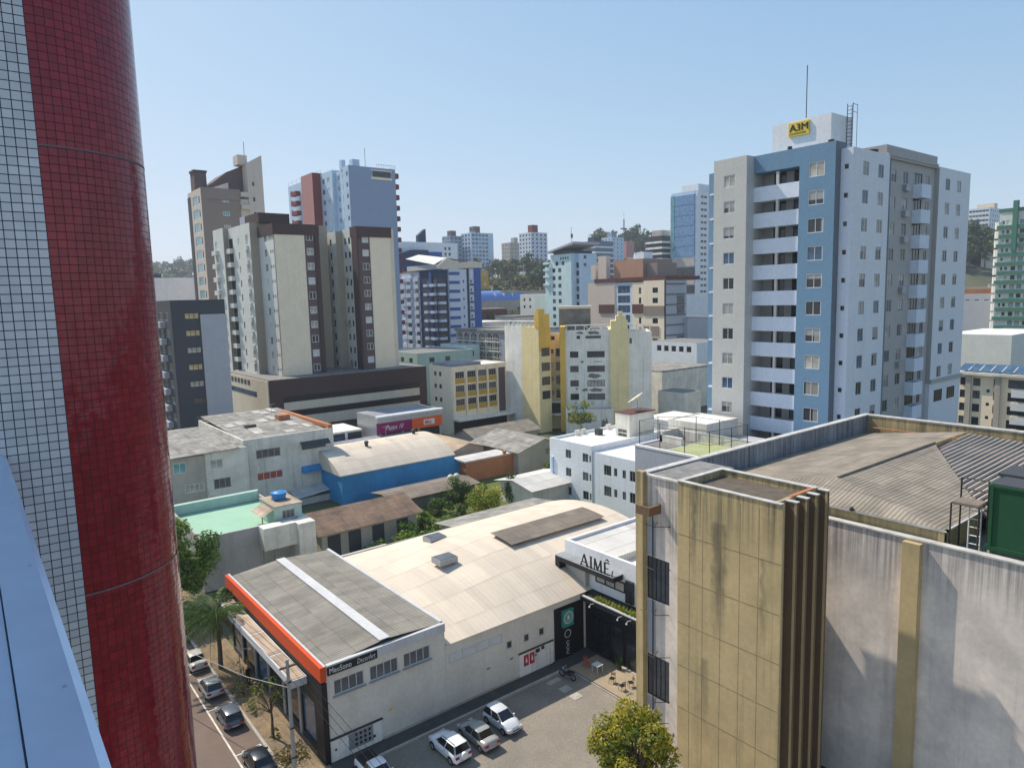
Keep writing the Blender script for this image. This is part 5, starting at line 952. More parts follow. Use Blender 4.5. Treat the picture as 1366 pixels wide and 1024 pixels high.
# ------------------------------------------------------------------ yellow and white block
P0 = Vector((86.1, 95.1)); th = R(-44.4)
b = Bld('yellow_block', 'stained white and yellow apartment block with peeling paint and ragged windows', 'building', (P0.x, P0.y, 0), th, None, True); o = b.o
def loc(x, y): d = Vector((x, y))-P0; return (d.x*math.cos(th)+d.y*math.sin(th), -d.x*math.sin(th)+d.y*math.cos(th))
zz_ = [14.25, 11.6, 8.95, 6.45]
b.vol(.9, 0, 9, 12, 0, 18.7, 'old_white', Rr=[([2.5], zz_, 1.55, 1.15, 2, FD, DK), ([6.45], zz_, 3.2, 1.15, 5, FD, ['glass_dark', 'glass_grey', 'glass_curtain']), ([3.3], [17.4], .65, .6, 1, FD, DK), ([6.0], [17.4], 2.8, .5, 5, FD, DK)], par=.5, roof='bare_concrete')
MB().box(8.99, -.4, 0, 12.3, 11, 18.8).box(9.2, -.39, 18.8, 12.2, 3, 20.3).box(10.1, -.38, 20.3, 11.9, 2.2, 21.2).box(10.5, -.37, 21.2, 11.3, 1.5, 21.9).build('yellow_pier', 'yellow_pale', o)
b.vol(12.31, 0, 16.5, 11, 0, 18.2, 'old_white', Rr=[([12.75], [16.6], .4, 1.0, 1, FD, DK)], par=.5, roof='bare_concrete')
MB().box(-.1, -.35, 0, .899, 6, 19.4).build('yellow_fin', 'yellow', o)
b.vol(-5.2, 2.6, .0, 8, 0, 18.0, 'yellow_pale', Rr=[([-1.9], [14.7, 12.1, 9.5, 6.9], 1.1, .9, 2, FA, LT), ([-.6], [14.5, 11.9, 9.3, 6.7], .8, 1.5, 1, FD, DK), ([-1.8], [17.2], 1.4, .8, 2, FA, DK)], par=0, raw=True, roof='bare_concrete')
MB().box(-4.3, 1.2, 3.2, -.1, 2.597, 5.2).build('glazed_bay', 'glass_dark', o); MB().box(-4.4, 1.1, 5.202, 0, 2.597, 5.5).box(-4.4, 1.1, 2.8, 0, 2.597, 3.198).build('bay_frame', 'old_white', o)
for z in (13.4, 10.8, 8.2): MB().box(-4.0, 2.0, z-.3, -2.6, 2.597, z+.15).build('air_conditioner', 'house_white', o); MB().box(-.9, 2.1, z-.3, -.1, 2.597, z+.1).build('air_conditioner', 'house_white', o)
A_, B_, C_ = (82, 106.4), (82, 101.4), (82, 96.4); D_ = (90, 100.6)
MB().prism([loc(*A_), loc(*B_), loc(84.5, 101.4), loc(84.5, 106.4)][::1], 0, 19.6).build('side_wall', 'old_white', o)
MB().prism([loc(*B_), loc(*C_), loc(84.9, 96.4), loc(84.9, 101.39)], 0, 19.5).build('side_panel', 'yellow_pale', o)
MB().prism([loc(82.02, 96.385), loc(84.88, 96.385), loc(84.88, 96.4), loc(82.02, 96.4)], 15, 19.5).build('side_band', 'yellow', o)
for z in (14.9, 12.2, 9.6, 7.0):
    f, p = win_mesh(1.9, 1.5, 2, FD, 'glass_dark', .0, True, .08, False); l2 = loc(83.6, 96.39); q = place('window', f, o, (l2[0], l2[1], z), -th)
MB().prism([loc(81.9, 97.4), loc(81.9, 96.2), loc(84.5, 96.2), loc(84.5, 97.4)], 19.5, 21.8).prism([loc(81.9, 97.0), loc(81.9, 96.4), loc(83.5, 96.4), loc(83.5, 97.0)], 21.8, 22.7).build('yellow_crest', 'yellow', o)
rt = MB()
for y in rg(97.6, 1.25, 8): p = loc(82.2, y); rt.box(p[0]-.1, p[1]-.1, 19.5, p[0]+.1, p[1]+.1, 20.5)
for y0, y1 in ((97.6, 106.3),): rt.tube([(*loc(82.2, y0), 20.5), (*loc(82.2, y1), 20.5)], .12, 5); rt.prism([loc(82.3, 106.4), loc(82.3, 97.6), loc(82.6, 97.6), loc(82.6, 106.4)], 19.6, 20.0)
for x in rg(1.2, 1.6, 5)+rg(12.6, 1.2, 4): rt.box(x-.08, .1, 18.2, x+.08, .3, 19.6)
rt.tube([(1, .2, 19.6), (8.9, .2, 19.6)], .1, 5).tube([(12.4, .2, 19.4), (16.4, .2, 19.4)], .1, 5); rt.tube([(4.5, .2, 19.6), (5.2, .2, 18.7), (5.9, .2, 19.6)], .09, 4).tube([(6.9, .2, 19.6), (7.6, .2, 18.7)], .09, 4)
rt.build('roof_railing', 'old_white', o)
b.vol(-.4, 6.1, 5.6, 11, 17.9, 22.5, 'bare_concrete', mL='cream', par=.2, name='roof_tank_house'); MB().box(-.6, 5.9, 22.5, 5.8, 11.2, 23.0).build('tank_cap', 'beige_pale', o)
b.vol(.9, -3.5, 9.4, -.45, 0, 4.7, 'old_white', Rr=[([3.4], [3.1], 4.2, 1.9, 6, FA, ['glass_grey', 'glass_dark'])], roof='bare_concrete', par=.3, name='porch'); pm_ = MB()
rn = random.Random(4)
for x, z, w_, h_ in ((4.0, 12.9, .8, .55), (4.4, 7.7, 1.2, .6), (6.2, 10.3, 2.9, .9), (6.4, 7.7, 3.0, .8), (3.6, 18.2, 1.5, .6), (6.2, 18.2, 2.2, .8), (7.6, 2.0, .8, 1.8), (2.9, 7.9, .7, .4), (6.8, 12.9, 2.0, .2), (8.2, 2.2, .5, 2.5)):
    yy = -.006 if z > 5.6 else -3.506; n_ = 14; i = len(pm_.v)
    for k in range(n_): a = 2*math.pi*k/n_; q = rn.uniform(.6, 1.1); pm_.v.append((x+w_*.5*q*math.cos(a), yy, z+h_*.5*q*math.sin(a)))
    pm_.f.append(tuple(range(i, i+n_))); pm_.m.append(0)
pm_.build('bare_patch', 'bare_concrete', o); b.done(t=.08)
tree('thin_tree', 'thin leafy tree growing before the peeling yellow block', (80.5, 84, 0), 2.6, 4.2, 3.4, ['leaf_b', 'leaf_a', 'leaf_y'], 70, .16, 18, 41, rr=(.2, .36))
shrub('thin_tree', 'dark hedge tree at the corner of the white flats', (64, 71.5, 0), 2.2, 4.6, A3, 110, .16, 16, 42, cat='tree')
# ------------------------------------------------------------------ street front: yellow banded offices and shops
b = Bld('yellow_banded_offices', 'cream office block with yellow bands under its window rows', 'building', (75, 110, 0)); o = b.o
cx, zs = [70.9, 73.5, 75.95, 78.2], [11.1, 8.6, 6.1]
b.vol(69.1, 105.8, 81.6, 113.4, 0, 12.7, 'cream', L=[([109.6, 111.3], [11.2, 8.9, 6.4], .8, .8, 2, FD, DK)], Rr=[(cx, zs, 1.95, 1.25, 4, FA, DK)], roof='roof_white', par=.2)
for x in cx:
    for z in zs: MB().box(x-1.0, 105.72, z-1.55, x+1.0, 105.797, z-.66).build('yellow_band', 'ochre', o)
for x in (69.45, 72.25, 74.7, 77.1, 79.4): MB().box(x-.17, 105.55, 3.2, x+.17, 105.799, 12.3).build('pilaster', 'cream', o)
MB().box(79.6, 105.73, 3.4, 81.3, 105.797, 11.8).build('dark_panel', 'plum', o); MB().box(69.0, 103.6, 2.9, 82, 105.797, 3.25).build('canopy', 'old_white', o)
MB().box(69.3, 105.6, 0, 81.4, 105.797, 2.89).build('shopfront', 'black', o); MB().box(69.6, 106.2, 12.52, 76, 113, 13.2).build('roof_shed', 'cor_steel', o); b.done(t=.06)
b = Bld('shop_row', 'low shop row with wine red and orange signs under a white fascia', 'shop', (56, 102, 0)); o = b.o
MB().box(50.3, 99.2, 0, 62.3, 106, 6.59).build('wall', 'frame_alu', o); MB().box(50.2, 98.6, 5.75, 62.4, 99.19, 6.598).build('fascia', 'grey_wall', o); MB().box(50.2, 98.5, 6.6, 62.4, 99.3, 6.85).build('fascia_cap', 'blue_white', o); MB().box(50.3, 99.3, 6.6, 62.3, 106, 6.75).build('roof', 'cor_steel', o)
s1 = MB().box(50.4, 98.62, 4.0, 56.4, 99.19, 5.74).build('sign_board', 'magenta', o); s2 = MB().box(56.45, 98.6, 4.0, 62.2, 99.19, 5.74).build('sign_board', 'sign_orange', o)
text('Pappa 10', 1.05, 'R', 98.6, 51.6, 4.55, 'frame_white', s1, shear=.35, ext=.01, sx=.82)
lg = MB()
for k in range(20): pass
lg.prism([(58.6, 98.55), (60.7, 98.55), (60.7, 98.58), (58.6, 98.58)], 4.45, 5.35); lg.build('logo_plate', 'frame_white', s2); text('Mey', .85, 'R', 98.54, 58.75, 4.62, 'sign_orange', s2, ext=.005, bold=.02, shear=.25, sx=.95)
MB().box(50.4, 99.0, 0, 62.2, 99.199, 3.99).build('shopfront', 'black', o)
for x in (50.6, 54.7, 57.6, 61.8): MB().box(x, 98.85, 0, x+.35, 98.999, 3.99).build('pillar', 'house_warm', o)
b = Bld('roller_shop', 'grey gabled shop entrance left of the wine red sign', 'shop', (45, 104, 0)); o = b.o
MB().box(40, 103, 0, 49.5, 110, 4.2).build('wall', 'slate', o); MB().box(41.5, 102.9, .2, 46.4, 102.997, 3.6).build('shutter', 'glass_blue', o); MB().box(40, 102.85, 4.201, 49.6, 110, 4.5).box(46.6, 102.8, 0, 47.0, 102.997, 4.2).build('frame', 'old_white', o)
# ------------------------------------------------------------------ brown podium and the cream towers on it
b = Bld('cream_towers', 'pair of cream and brown apartment towers on a dark brown parking podium', 'building', (58, 135, 0)); o = b.o
MB().box(42, 123.1, 0, 74.3, 160, 11.4).build('podium', 'brown', o)
MB().box(41.8, 123.4, 0, 41.997, 160, 11.3).build('podium_side', 'beige_pale', o)
MB().box(42.0, 123.05, 11.402, 74.3, 160, 11.5).build('podium_roof', 'roof_grey', o)
for za, zb_, mt_ in ((7.25, 8.25, 'black'), (5.7, 7.2, 'beige_pale'), (4.55, 5.65, 'black'), (2.6, 4.5, 'beige_pale')): MB().box(44.4, 123.02 if mt_ != 'black' else 123.06, za, 72.5, 123.097, zb_).build('parking_slot' if mt_ == 'black' else 'parapet_band', mt_, o)
MB().box(41.75, 129.5, 8.0, 41.797, 145, 8.9).build('strip_window', 'glass_blue', o)
for y in rg(133, 2, 7): MB().box(41.75, y, 9.9, 41.797, y+1.3, 10.8).build('podium_window', 'slate', o)
zA = rg(37.15, -2.72, 10)
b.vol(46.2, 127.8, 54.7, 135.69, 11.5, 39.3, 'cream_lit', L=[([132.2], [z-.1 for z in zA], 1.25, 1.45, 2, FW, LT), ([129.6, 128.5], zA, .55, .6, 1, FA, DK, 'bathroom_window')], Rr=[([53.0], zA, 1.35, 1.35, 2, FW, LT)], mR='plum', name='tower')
MB().box(46.3, 127.6, 11.5, 51.9, 127.797, 37.4).build('cream_panel', 'cream', o); MB().box(53.95, 127.55, 11.5, 54.75, 127.797, 37.4).build('brown_pier', 'brown', o)
MB().box(46.0, 127.5, 37.4, 54.8, 135.9, 39.4).build('brown_crown', 'brown', o)
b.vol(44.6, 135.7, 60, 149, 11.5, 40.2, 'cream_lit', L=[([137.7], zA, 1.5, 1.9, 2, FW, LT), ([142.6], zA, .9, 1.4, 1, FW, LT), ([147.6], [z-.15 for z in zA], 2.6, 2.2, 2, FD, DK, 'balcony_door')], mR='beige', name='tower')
for z in zA: b.balcony('L', 44.6, 146.2, 148.9, z-2.0, .7, .95, 'cream_lit')
for z in zA: b.balcony('L', 44.6, 136.9, 138.6, z-2.0, .4, .9, 'cream_lit', name='planter_balcony')
b.vol(43.6, 149.01, 58, 156, 11.5, 40.4, 'cream_lit', L=[([154], zA, 1.6, 1.6, 2, FW, LT)], mR='beige', name='tower')
for z in zA: b.balcony('L', 43.6, 152.6, 155.4, z-2.0, .7, .95, 'cream_lit')
MB().box(46, 134.5, 40.2, 52, 142, 42.0).build('roof_house', 'brown', o); MB().box(46.2, 143, 40.2, 50, 146, 42.2).build('roof_tank', 'panel_grey', o)
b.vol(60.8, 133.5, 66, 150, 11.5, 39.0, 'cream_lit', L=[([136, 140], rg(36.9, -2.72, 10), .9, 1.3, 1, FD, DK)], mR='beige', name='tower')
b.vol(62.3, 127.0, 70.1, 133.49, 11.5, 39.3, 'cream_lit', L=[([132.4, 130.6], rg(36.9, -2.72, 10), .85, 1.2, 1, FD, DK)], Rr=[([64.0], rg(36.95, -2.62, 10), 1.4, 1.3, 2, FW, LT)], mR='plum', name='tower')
MB().box(62.0, 126.7, 11.5, 62.297, 129, 37.39).build('brown_pier', 'brown', o); MB().box(64.9, 126.8, 11.5, 69.3, 126.997, 37.4).build('cream_panel', 'cream', o); MB().box(69.31, 126.85, 11.5, 70.2, 126.998, 39.2).build('beige_pier', 'beige_pale', o)
MB().box(62.0, 126.6, 37.4, 69.6, 129.5, 39.4).build('brown_crown', 'brown', o)
for y, z in ((131.4, 30), (131.5, 20.8), (133.2, 21.2), (131.4, 13)): MB().box(61.8, y, z-.9, 62.297, y+.8, z-.3).build('air_conditioner', 'frame_alu', o)
b.done(True, .09)
# ------------------------------------------------------------------ dark grey block
b = Bld('dark_grey_block', 'dark slate apartment block with a pale blank panel, left of the cream towers', 'building', (31, 128, 0)); o = b.o
zs = rg(23.3, -2.79, 8)
b.vol(26.8, 122.3, 35.2, 133, 0, 25.9, 'slate', L=[([125.6, 129.8], zs, 2.6, 1.3, 3, FA, DK)], Rr=[([29.9], zs[:5], 2.2, 1.0, 3, FD, ['glass_warm', 'glass_curtain', 'glass_warm']), ([30.3], zs[5:], 2.2, 1.0, 3, FD, DK)])
MB().box(31.15, 122.0, 0, 35.25, 122.297, 23.5).build('blank_panel', 'panel_grey', o)
for z in zs: MB().box(26.0, 126.8, z-1.9, 26.797, 133, z-.9).build('balcony', 'panel_grey', o)
b.done(True, .08)
b = Bld('pale_block', 'plain pale block standing behind the dark slate one at the red column', 'building', (36, 215, 0)); MB().box(41, 208, 0, 54, 226, 32.6).build('wall', 'blue_white', b.o); MB().box(42, 210, 32.6, 44.5, 213, 33.8).build('roof_house', 'slate', b.o)
# ------------------------------------------------------------------ slanted brown tower
b = Bld('taupe_tower', 'tall taupe tower with slanting stepped roof and teal glass corner', 'building', (55, 185, 0)); o = b.o
zs = rg(50.0, -3.2, 12)
b.vol(47.8, 178.2, 56.9, 190, 0, 52.6, 'taupe_pale', L=[([183.4], zs, 4.6, 2.2, 3, FW, ['glass_teal']), ([180.0], zs, .9, 1.6, 1, FD, DK)], Rr=[([53.4], zs, 1.6, 1.0, 3, FW, ['glass_curtain', 'glass_teal'])], mR='taupe', roof='roof_white')
MB().box(47.9, 178.0, 50.1, 56.9, 178.197, 52.7).build('top_band', 'taupe', o)
MB().box(47.7, 187.5, 0, 47.797, 190, 51.5).build('dark_edge', 'slate', o)
b.vol(56.91, 178.3, 58.9, 190, 0, 50.5, 'taupe_pale', Rr=[([57.9], rg(45.2, -3.2, 10), 1.9, 2.2, 2, FD, DK, 'balcony_door')], name='loggia')
for z in rg(43.4, -3.2, 10)+[51.0, 48.0]: b.balcony('R', 178.3, 56.92, 59.0, z, .9, 1.1, 'taupe_pale')
wp = MB().ext([(58.91, 0), (62.7, 0), (62.7, 61.4), (58.91, 59.2)], 'y', 178.1, 192).build('slanted_wall', 'taupe_pale', o)
for z in (54.3, 50.6, 47.0): MB().box(60.0, 178.02, z-.5, 60.45, 178.097, z+.5).build('slot_window', 'glass_dark', o)
MB().ext([(49.5, 52.7), (58.9, 52.7), (58.9, 59.0), (55, 57.2)], 'y', 181.5, 191).build('slanted_roof', 'plum', o); MB().ext([(50.2, 52.7), (55.0, 52.7), (55.0, 54.6)], 'y', 180.6, 181.49).build('roof_wedge', 'taupe_pale', o)
MB().box(48.0, 183.5, 52.7, 50.8, 187, 57.0).build('chimney', 'plum', o); MB().box(47.8, 183.3, 57.0, 51.0, 187.2, 57.5).build('chimney_cap', 'slate', o); MB().box(57.3, 179.5, 59, 59.6, 183, 61.3).build('chimney', 'taupe_pale', o)
MB().tube([(60.5, 184, 60), (60.5, 184, 65.5)], .07, 4).build('antenna', 'iron', o); b.done(True, .12)
# ------------------------------------------------------------------ blue and maroon tower
b = Bld('sky_blue_tower', 'tall sky blue tower with maroon shaft and rounded maroon balconies', 'building', (97, 200, 0)); o = b.o
zs = rg(60.4, -3.05, 14)
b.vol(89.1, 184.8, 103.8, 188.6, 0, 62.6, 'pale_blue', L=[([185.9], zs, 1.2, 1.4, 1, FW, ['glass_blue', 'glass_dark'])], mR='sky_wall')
b.vol(90.0, 188.61, 103, 195.6, 0, 62.2, 'pale_blue', L=[([193.2], zs, 1.5, 1.5, 2, FW, ['glass_blue', 'glass_dark']), ([190.4], zs, .8, 1.4, 1, FW, ['glass_blue', 'glass_dark'])])
b.vol(89.1, 195.61, 103, 203.8, 0, 62.9, 'pale_blue', L=[([201.9], zs, 1.7, 1.6, 2, FW, ['glass_blue', 'glass_dark']), ([198.4], zs, 1.7, 1.6, 2, FW, LT)])
b.vol(86.5, 203.81, 98, 212.5, 0, 63.2, 'maroon', L=[], mL='pink'); MB().box(89.0, 203.6, 0, 89.3, 203.809, 58).build('shaft_rib', 'pink', o)
b.vol(89.1, 212.51, 98, 221, 0, 62.8, 'pale_blue', L=[([215.5, 218.2], zs, 1.6, 1.6, 2, FW, LT)])
for z in zs: b.balcony('L', 89.1, 220, 224.5, z-1.6, 1.5, 1.3, 'maroon')
b.vol(89.5, 221.01, 98, 231, 0, 62.9, 'pale_blue', L=[([228.5], zs, 1.4, 1.6, 1, FD, DK)])
MB().box(96.0, 184.6, 59.3, 102.6, 184.797, 60.0).box(96.0, 184.6, 61.7, 102.6, 184.797, 62.0).build('loggia_frame', 'cream', o); MB().box(96.6, 184.72, 60.0, 102.2, 184.797, 61.7).build('loggia', 'glass_dark', o)
for z in rg(61.0, -3.05, 16): MB().cyl(104.0, 186.6, z-.6, z+.6, 1.7, 14).build('balcony', 'maroon', o)
MB().box(91, 186, 62.6, 93.2, 188, 64.6).box(89.6, 190, 62.2, 90.8, 191.5, 64.9).build('roof_house', 'pale_blue', o); rl_ = MB()
for a, c_ in (((89.4, 204, 63.2), (89.4, 230, 63.0)), ((98, 185, 62.6), (104, 185, 62.6)), ((104, 185, 62.6), (104, 190, 62.6))):
    A0, A1 = Vector(a), Vector(c_); rl_.tube([A0+Vector((0, 0, 1)), A1+Vector((0, 0, 1))], .06, 4)
    for k in range(9): q = A0.lerp(A1, k/8); rl_.tube([q, q+Vector((0, 0, 1))], .05, 4)
rl_.build('roof_railing', 'steel', o); MB().tube([(96, 188, 62), (96, 188, 68.5)], .07, 4).build('antenna', 'iron', o); b.done(True, .12)
# ------------------------------------------------------------------ blue striped block
b = Bld('blue_striped_block', 'lavender block with royal blue bands and cream gabled crown', 'building', (129, 200, 0)); o = b.o
zs = rg(30.6, -2.88, 9)
b.vol(126.7, 193.4, 133.7, 205, 0, 34.6, 'lavender', Rr=[([127.9-.3, 129.0-.3], [0], .1, .1, 1, FD)][:0]+[([132.4], zs, .5, .9, 1, FD, DK)], par=0, raw=True)
for z in [33.4-.2]+[q-.3 for q in zs]: MB().box(126.75, 193.3, z-.55, 130.9, 193.397, z+.45).build('blue_band', 'royal', o)
b.vol(133.71, 193.9, 134.9, 205, 0, 34.8, 'navy', par=0, raw=True); b.vol(134.91, 193.4, 136.6, 205, 0, 34.8, 'lavender', par=0, raw=True, Rr=[([135.5], zs, .6, .9, 1, FD, DK)]); MB().box(136.61, 193.2, 0, 139.4, 205, 35.0).build('blue_pier', 'royal', o)
for z in zs: MB().box(135.0, 193.0, z-1.4, 136.2, 193.397, z-.8).build('air_conditioner', 'slate', o)
b.vol(122.6, 194.2, 126.69, 205, 0, 34.4, 'navy', L=[([196, 199.5], zs, 2.0, 1.6, 2, FD, DK)], Rr=[([124.6], zs, 2.6, 1.7, 2, FD, DK)])
for z in zs:
    b.balcony('L', 122.6, 194.6, 197.0, z-1.6, 1.3, .9, 'lavender'); b.balcony('L', 122.6, 198.6, 200.8, z-1.6, 1.3, .9, 'lavender'); b.balcony('R', 194.2, 122.7, 125.2, z-1.6, 1.1, .9, 'lavender')
MB().box(122.2, 197.2, 0, 122.597, 198.4, 34).build('blue_pier', 'royal', o)
b.vol(122.6, 205.01, 134, 217, 0, 33.8, 'lavender', L=[([207, 212.5], zs, 2.4, 1.4, 2, FD, ['glass_blue', 'glass_dark'])])
for z in [33]+zs:
    for y in (205.2, 210.4, 214.2): MB().box(122.0, y, z-1.9, 122.597, y+3.0, z-.6).build('parapet_panel', 'lavender', o)
MB().ext([(122, 34.6), (140, 35.1), (140, 36.8), (136, 37.2), (131, 36.6), (126, 38.2), (122, 35.4)], 'y', 193.0, 193.6).build('crown', 'beige_pale', o)
MB().quad([(121.5, 194, 36), (126, 193.6, 38.2), (128, 214, 40.5), (121.5, 212, 38.8)]).quad([(126, 193.6, 38.2), (140, 193.4, 36.6), (140, 212, 38.5), (128, 214, 40.5)]).box(122, 193.7, 34.6, 122.4, 212, 36.2).build('gable_roof', 'cream_lit', o)
b.done(True, .1)
b = Bld('white_block_with_fin', 'white and navy block with a dark pointed roof fin', 'building', (145, 260, 0)); o = b.o
b.vol(136, 246, 166, 262, 0, 47.8, 'blue_white', par=.2, Rr=[([160, 162], [45.5, 43.2], 1.0, 1.2, 1, FD, DK)]); MB().box(149, 245.6, 0, 158, 245.99, 44).build('blue_panel', 'royal', o)
MB().ext([(148, 47.8), (151.5, 47.8), (151.5, 53.2), (150.8, 52.8), (148, 50.5)], 'y', 247, 249).build('fin', 'navy', o); MB().box(135.8, 246.5, 44, 136.6, 248, 53).box(137.6, 246.5, 47, 138.4, 248, 52).build('chimney', 'slate', o); MB().ext([(128, 36), (150, 36), (150, 44.5), (143, 44.5), (134, 42)], 'y', 243, 245.5).build('dark_wing', 'navy', o); b.done(True, .1)
# ------------------------------------------------------------------ arcade block
b = Bld('arcaded_block', 'grey-white block with three rows of arched loggias', 'building', (110, 146, 0)); o = b.o
MB().box(104.8, 135.6, 0, 125, 157.4, 16.5).build('wall', 'panel_grey', o); MB().box(104.4, 135.4, 16.502, 125, 157.6, 17.0).build('roof', 'cor_old', o)
am = MB(); n_ = 10; w_ = 1.25
pf = [(-w_, -1.0), (w_, -1.0), (w_, .2)]+[(w_*math.cos(math.pi*k/n_), .2+.85*math.sin(math.pi*k/n_)) for k in range(1, n_)]+[(-w_, .2)]
am.v = [(x, -.02, z) for x, z in pf]; am.f = [tuple(range(len(pf)))]; am.m = [0]
i = len(am.v); am.v += [(x*1.1, -.015, z*1.08) for x, z in pf]+[(x*1.1, .0, z*1.08) for x, z in pf]; K = len(pf)
am.f.append(tuple(range(i, i+K))); am.m.append(1)
for z in (-.55, -.25): am.box(-w_, -.14, z, w_, -.05, z+.08, 1)
for x in (-.6, 0, .6): am.box(x-.04, -.1, -1, x+.04, -.05, .9, 1)
me = am.mesh('arched_window', ['glass_dark', 'old_white'])
for z in (15.1, 12.75, 10.35, 8.0):
    for y in (139.6, 142.4, 145.6, 149.2, 152.6, 155.6): place('arched_window', me, o, (104.797, y, z), -math.pi/2)
for z in (13.95, 11.6, 9.2): MB().box(104.6, 138, z-.1, 104.797, 157.2, z+.12).build('string_course', 'old_white', o)
b = Bld('mint_block', 'low mint green building beneath the blue striped block', 'building', (95, 150, 0)); b.vol(84, 143, 100, 160, 0, 12.4, 'mint', Rr=[([88, 92.5], [10.6], 1.4, 1.1, 2, FD, DK)], L=[([146, 150], [10.6], 1.6, 1.1, 2, FD, DK)]); b.vol(100.1, 146, 104.3, 158, 0, 13.2, 'teal_white', Rr=[([102], [11], .9, 1.4, 1, FD, DK)]); b.done(True, .08)
# ------------------------------------------------------------------ beige block with brown panels
b = Bld('brown_panel_block', 'beige block with brown panels, glazed stair bay and roof box', 'building', (165, 145, 0)); o = b.o
zs = rg(25.9, -2.95, 8)
b.vol(159.5, 150.9, 175, 162.6, 0, 28.7, 'cream', mL='taupe_pale'); b.vol(159.7, 143.6, 175, 150.89, 0, 28.5, 'lavender', L=[([147.2], rg(26.4, -2.95, 8), 5.0, 2.3, 3, FA, ['glass_blue', 'glass_dark'])], par=0, raw=True)
b.vol(159.5, 138.8, 175, 143.59, 0, 28.4, 'cream', L=[([140.6], rg(25.9, -2.95, 8), .9, 1.8, 1, FD, DK)])
b.vol(159.0, 131, 169, 138.79, 0, 28.7, 'cream', L=[([134.4], zs, 2.0, 1.5, 2, FD, DK)], mR='panel_grey')
MB().box(159.2, 150.95, 19.2, 159.497, 157.5, 21.9).box(159.2, 138.85, 19.2, 159.497, 143.5, 21.9).build('brown_panel', 'brown_red', o)
for z in (20.0, 14.1, 8.2): MB().box(158.8, 133.0 if z < 19 else 131.0, z-1.4, 158.997, 138.7, z+1.4).build('brown_panel', 'taupe', o)
for z in rg(27.6, -2.95, 9): MB().box(158.95, 130.75, z-.15, 168.1, 130.997, z+.1).build('floor_line', 'slate', o)
MB().box(158.9, 130.7, 0, 159.3, 130.997, 28.6).build('corner_pier', 'slate', o)
for z in (23.1, 20.2, 11.3): MB().box(164.6, 130.85, z-1.15, 167.9, 130.997, z+1.1).build('green_pane', 'glass_grey', o)
MB().box(159.3, 130.8, 28.72, 175, 159.5, 29.9).build('roof_edge', 'brown_red', o)
b.vol(161.5, 141.2, 175, 153, 29.8, 35.4, 'taupe', name='roof_box', mL='brick_pale'); MB().box(163, 137, 29.8, 172, 141.1, 34).build('roof_box', 'taupe', o)
MB().box(160.2, 155, 29.9, 162, 158.5, 37).box(160.4, 160, 29.9, 163, 162, 34.5).build('roof_stack', 'taupe_pale', o); MB().box(164, 143, 35.4, 168, 146, 37.5).box(166, 147, 35.4, 168, 149, 37).build('roof_tank', 'blue_white', o)
b.done(True, .1)
# ------------------------------------------------------------------ the far city: d = metres-like distance along the view, s = sideways
def W(d, s): return (.6175*d+.787*s, .787*d-.6175*s)
def blk(name, label, d, s, wx, wy, z1, mat, fl=2.9, L=None, Rr=None, fr=FW, pn=MX, z0=None, group=None, mL=None, mR=None, top=None, ww=1.3, hh=1.3, bands=None, nfl=None, cat='building'):
    x, y = W(d, s); g0 = gh(x, y)-2 if z0 is None else z0; b = Bld(name, label, cat, (x, y, g0), 0, group)
    n = nfl or max(1, int((z1-max(g0, 0)-2)/fl)); zs = rg(z1-fl*.62, -fl, n)
    gl = [([y-wy/2+wy*q for q in L], zs, ww, hh, 1, fr, pn)] if L else []; gr = [([x-wx/2+wx*q for q in Rr], zs, ww, hh, 1, fr, pn)] if Rr else []
    b.vol(x-wx/2, y-wy/2, x+wx/2, y+wy/2, g0, z1, mat, L=gl, Rr=gr, mL=mL, mR=mR, par=0, raw=True)
    if bands:
        for z in zs: MB().box(x-wx/2-.25, y-wy/2-.25, z-fl*.5-.45, x+wx/2, y+wy/2, z-fl*.5+.45).build('floor_band', bands, b.o)
    if top:
        for a, c_, e, f, h, m_ in top: MB().box(x-wx/2+wx*a, y-wy/2+wy*c_, z1, x-wx/2+wx*e, y-wy/2+wy*f, z1+h).build('roof_house', m_, b.o)
    b.done(True, .12); return b
# slanted white block
b = Bld('slant_roof_block', 'white block with a slanting roof and dark window pairs, next to the beige brown-panel block', 'building', (183, 196, 0)); o = b.o
zs = rg(34.5, -2.87, 8)
b.vol(178.6, 190.6, 190, 202.0, 0, 40.4, 'teal_white', L=[([200.2, 196.9], zs, 1.7, 1.5, 1, FD, DK), ([198.4, 195.0], [37.0], 1.4, 1.5, 1, FD, DK), ([196.2, 194.9, 193.6, 192.3], [38.8], .8, .9, 1, FD, DK)], mR='pale_blue')
b.vol(181, 188.8, 190, 190.59, 0, 40.3, 'pale_blue', L=[([189.7], rg(36, -2.87, 8), 1.4, 1.9, 1, FD, DK)], Rr=[([184], [39.0, 36.2], 1.4, 1.2, 1, FD, DK)])
MB().ext([(188.3, 43.6), (203, 41.0), (203, 41.6), (188.3, 44.4)], 'x', 177.5, 191).build('slant_roof', 'panel_grey', o); MB().box(178.4, 191.2, 40.42, 190, 200, 41.5).build('grille', 'slate', o); MB().box(178.9, 202.01, 0, 188, 205.5, 36).build('side_wing', 'teal_white', o)
for z in (34, 36.5, 39, 31): MB().box(178, 202.2, z-2, 178.89, 205.7, z-1.2).build('balcony', 'teal_white', o)
MB().tube([(184, 196, 42), (184, 196, 50.5)], .1, 4).box(183.6, 195.8, 46.5, 184.6, 195.9, 48).build('flagpole', 'slate', o); b.done(True, .1)
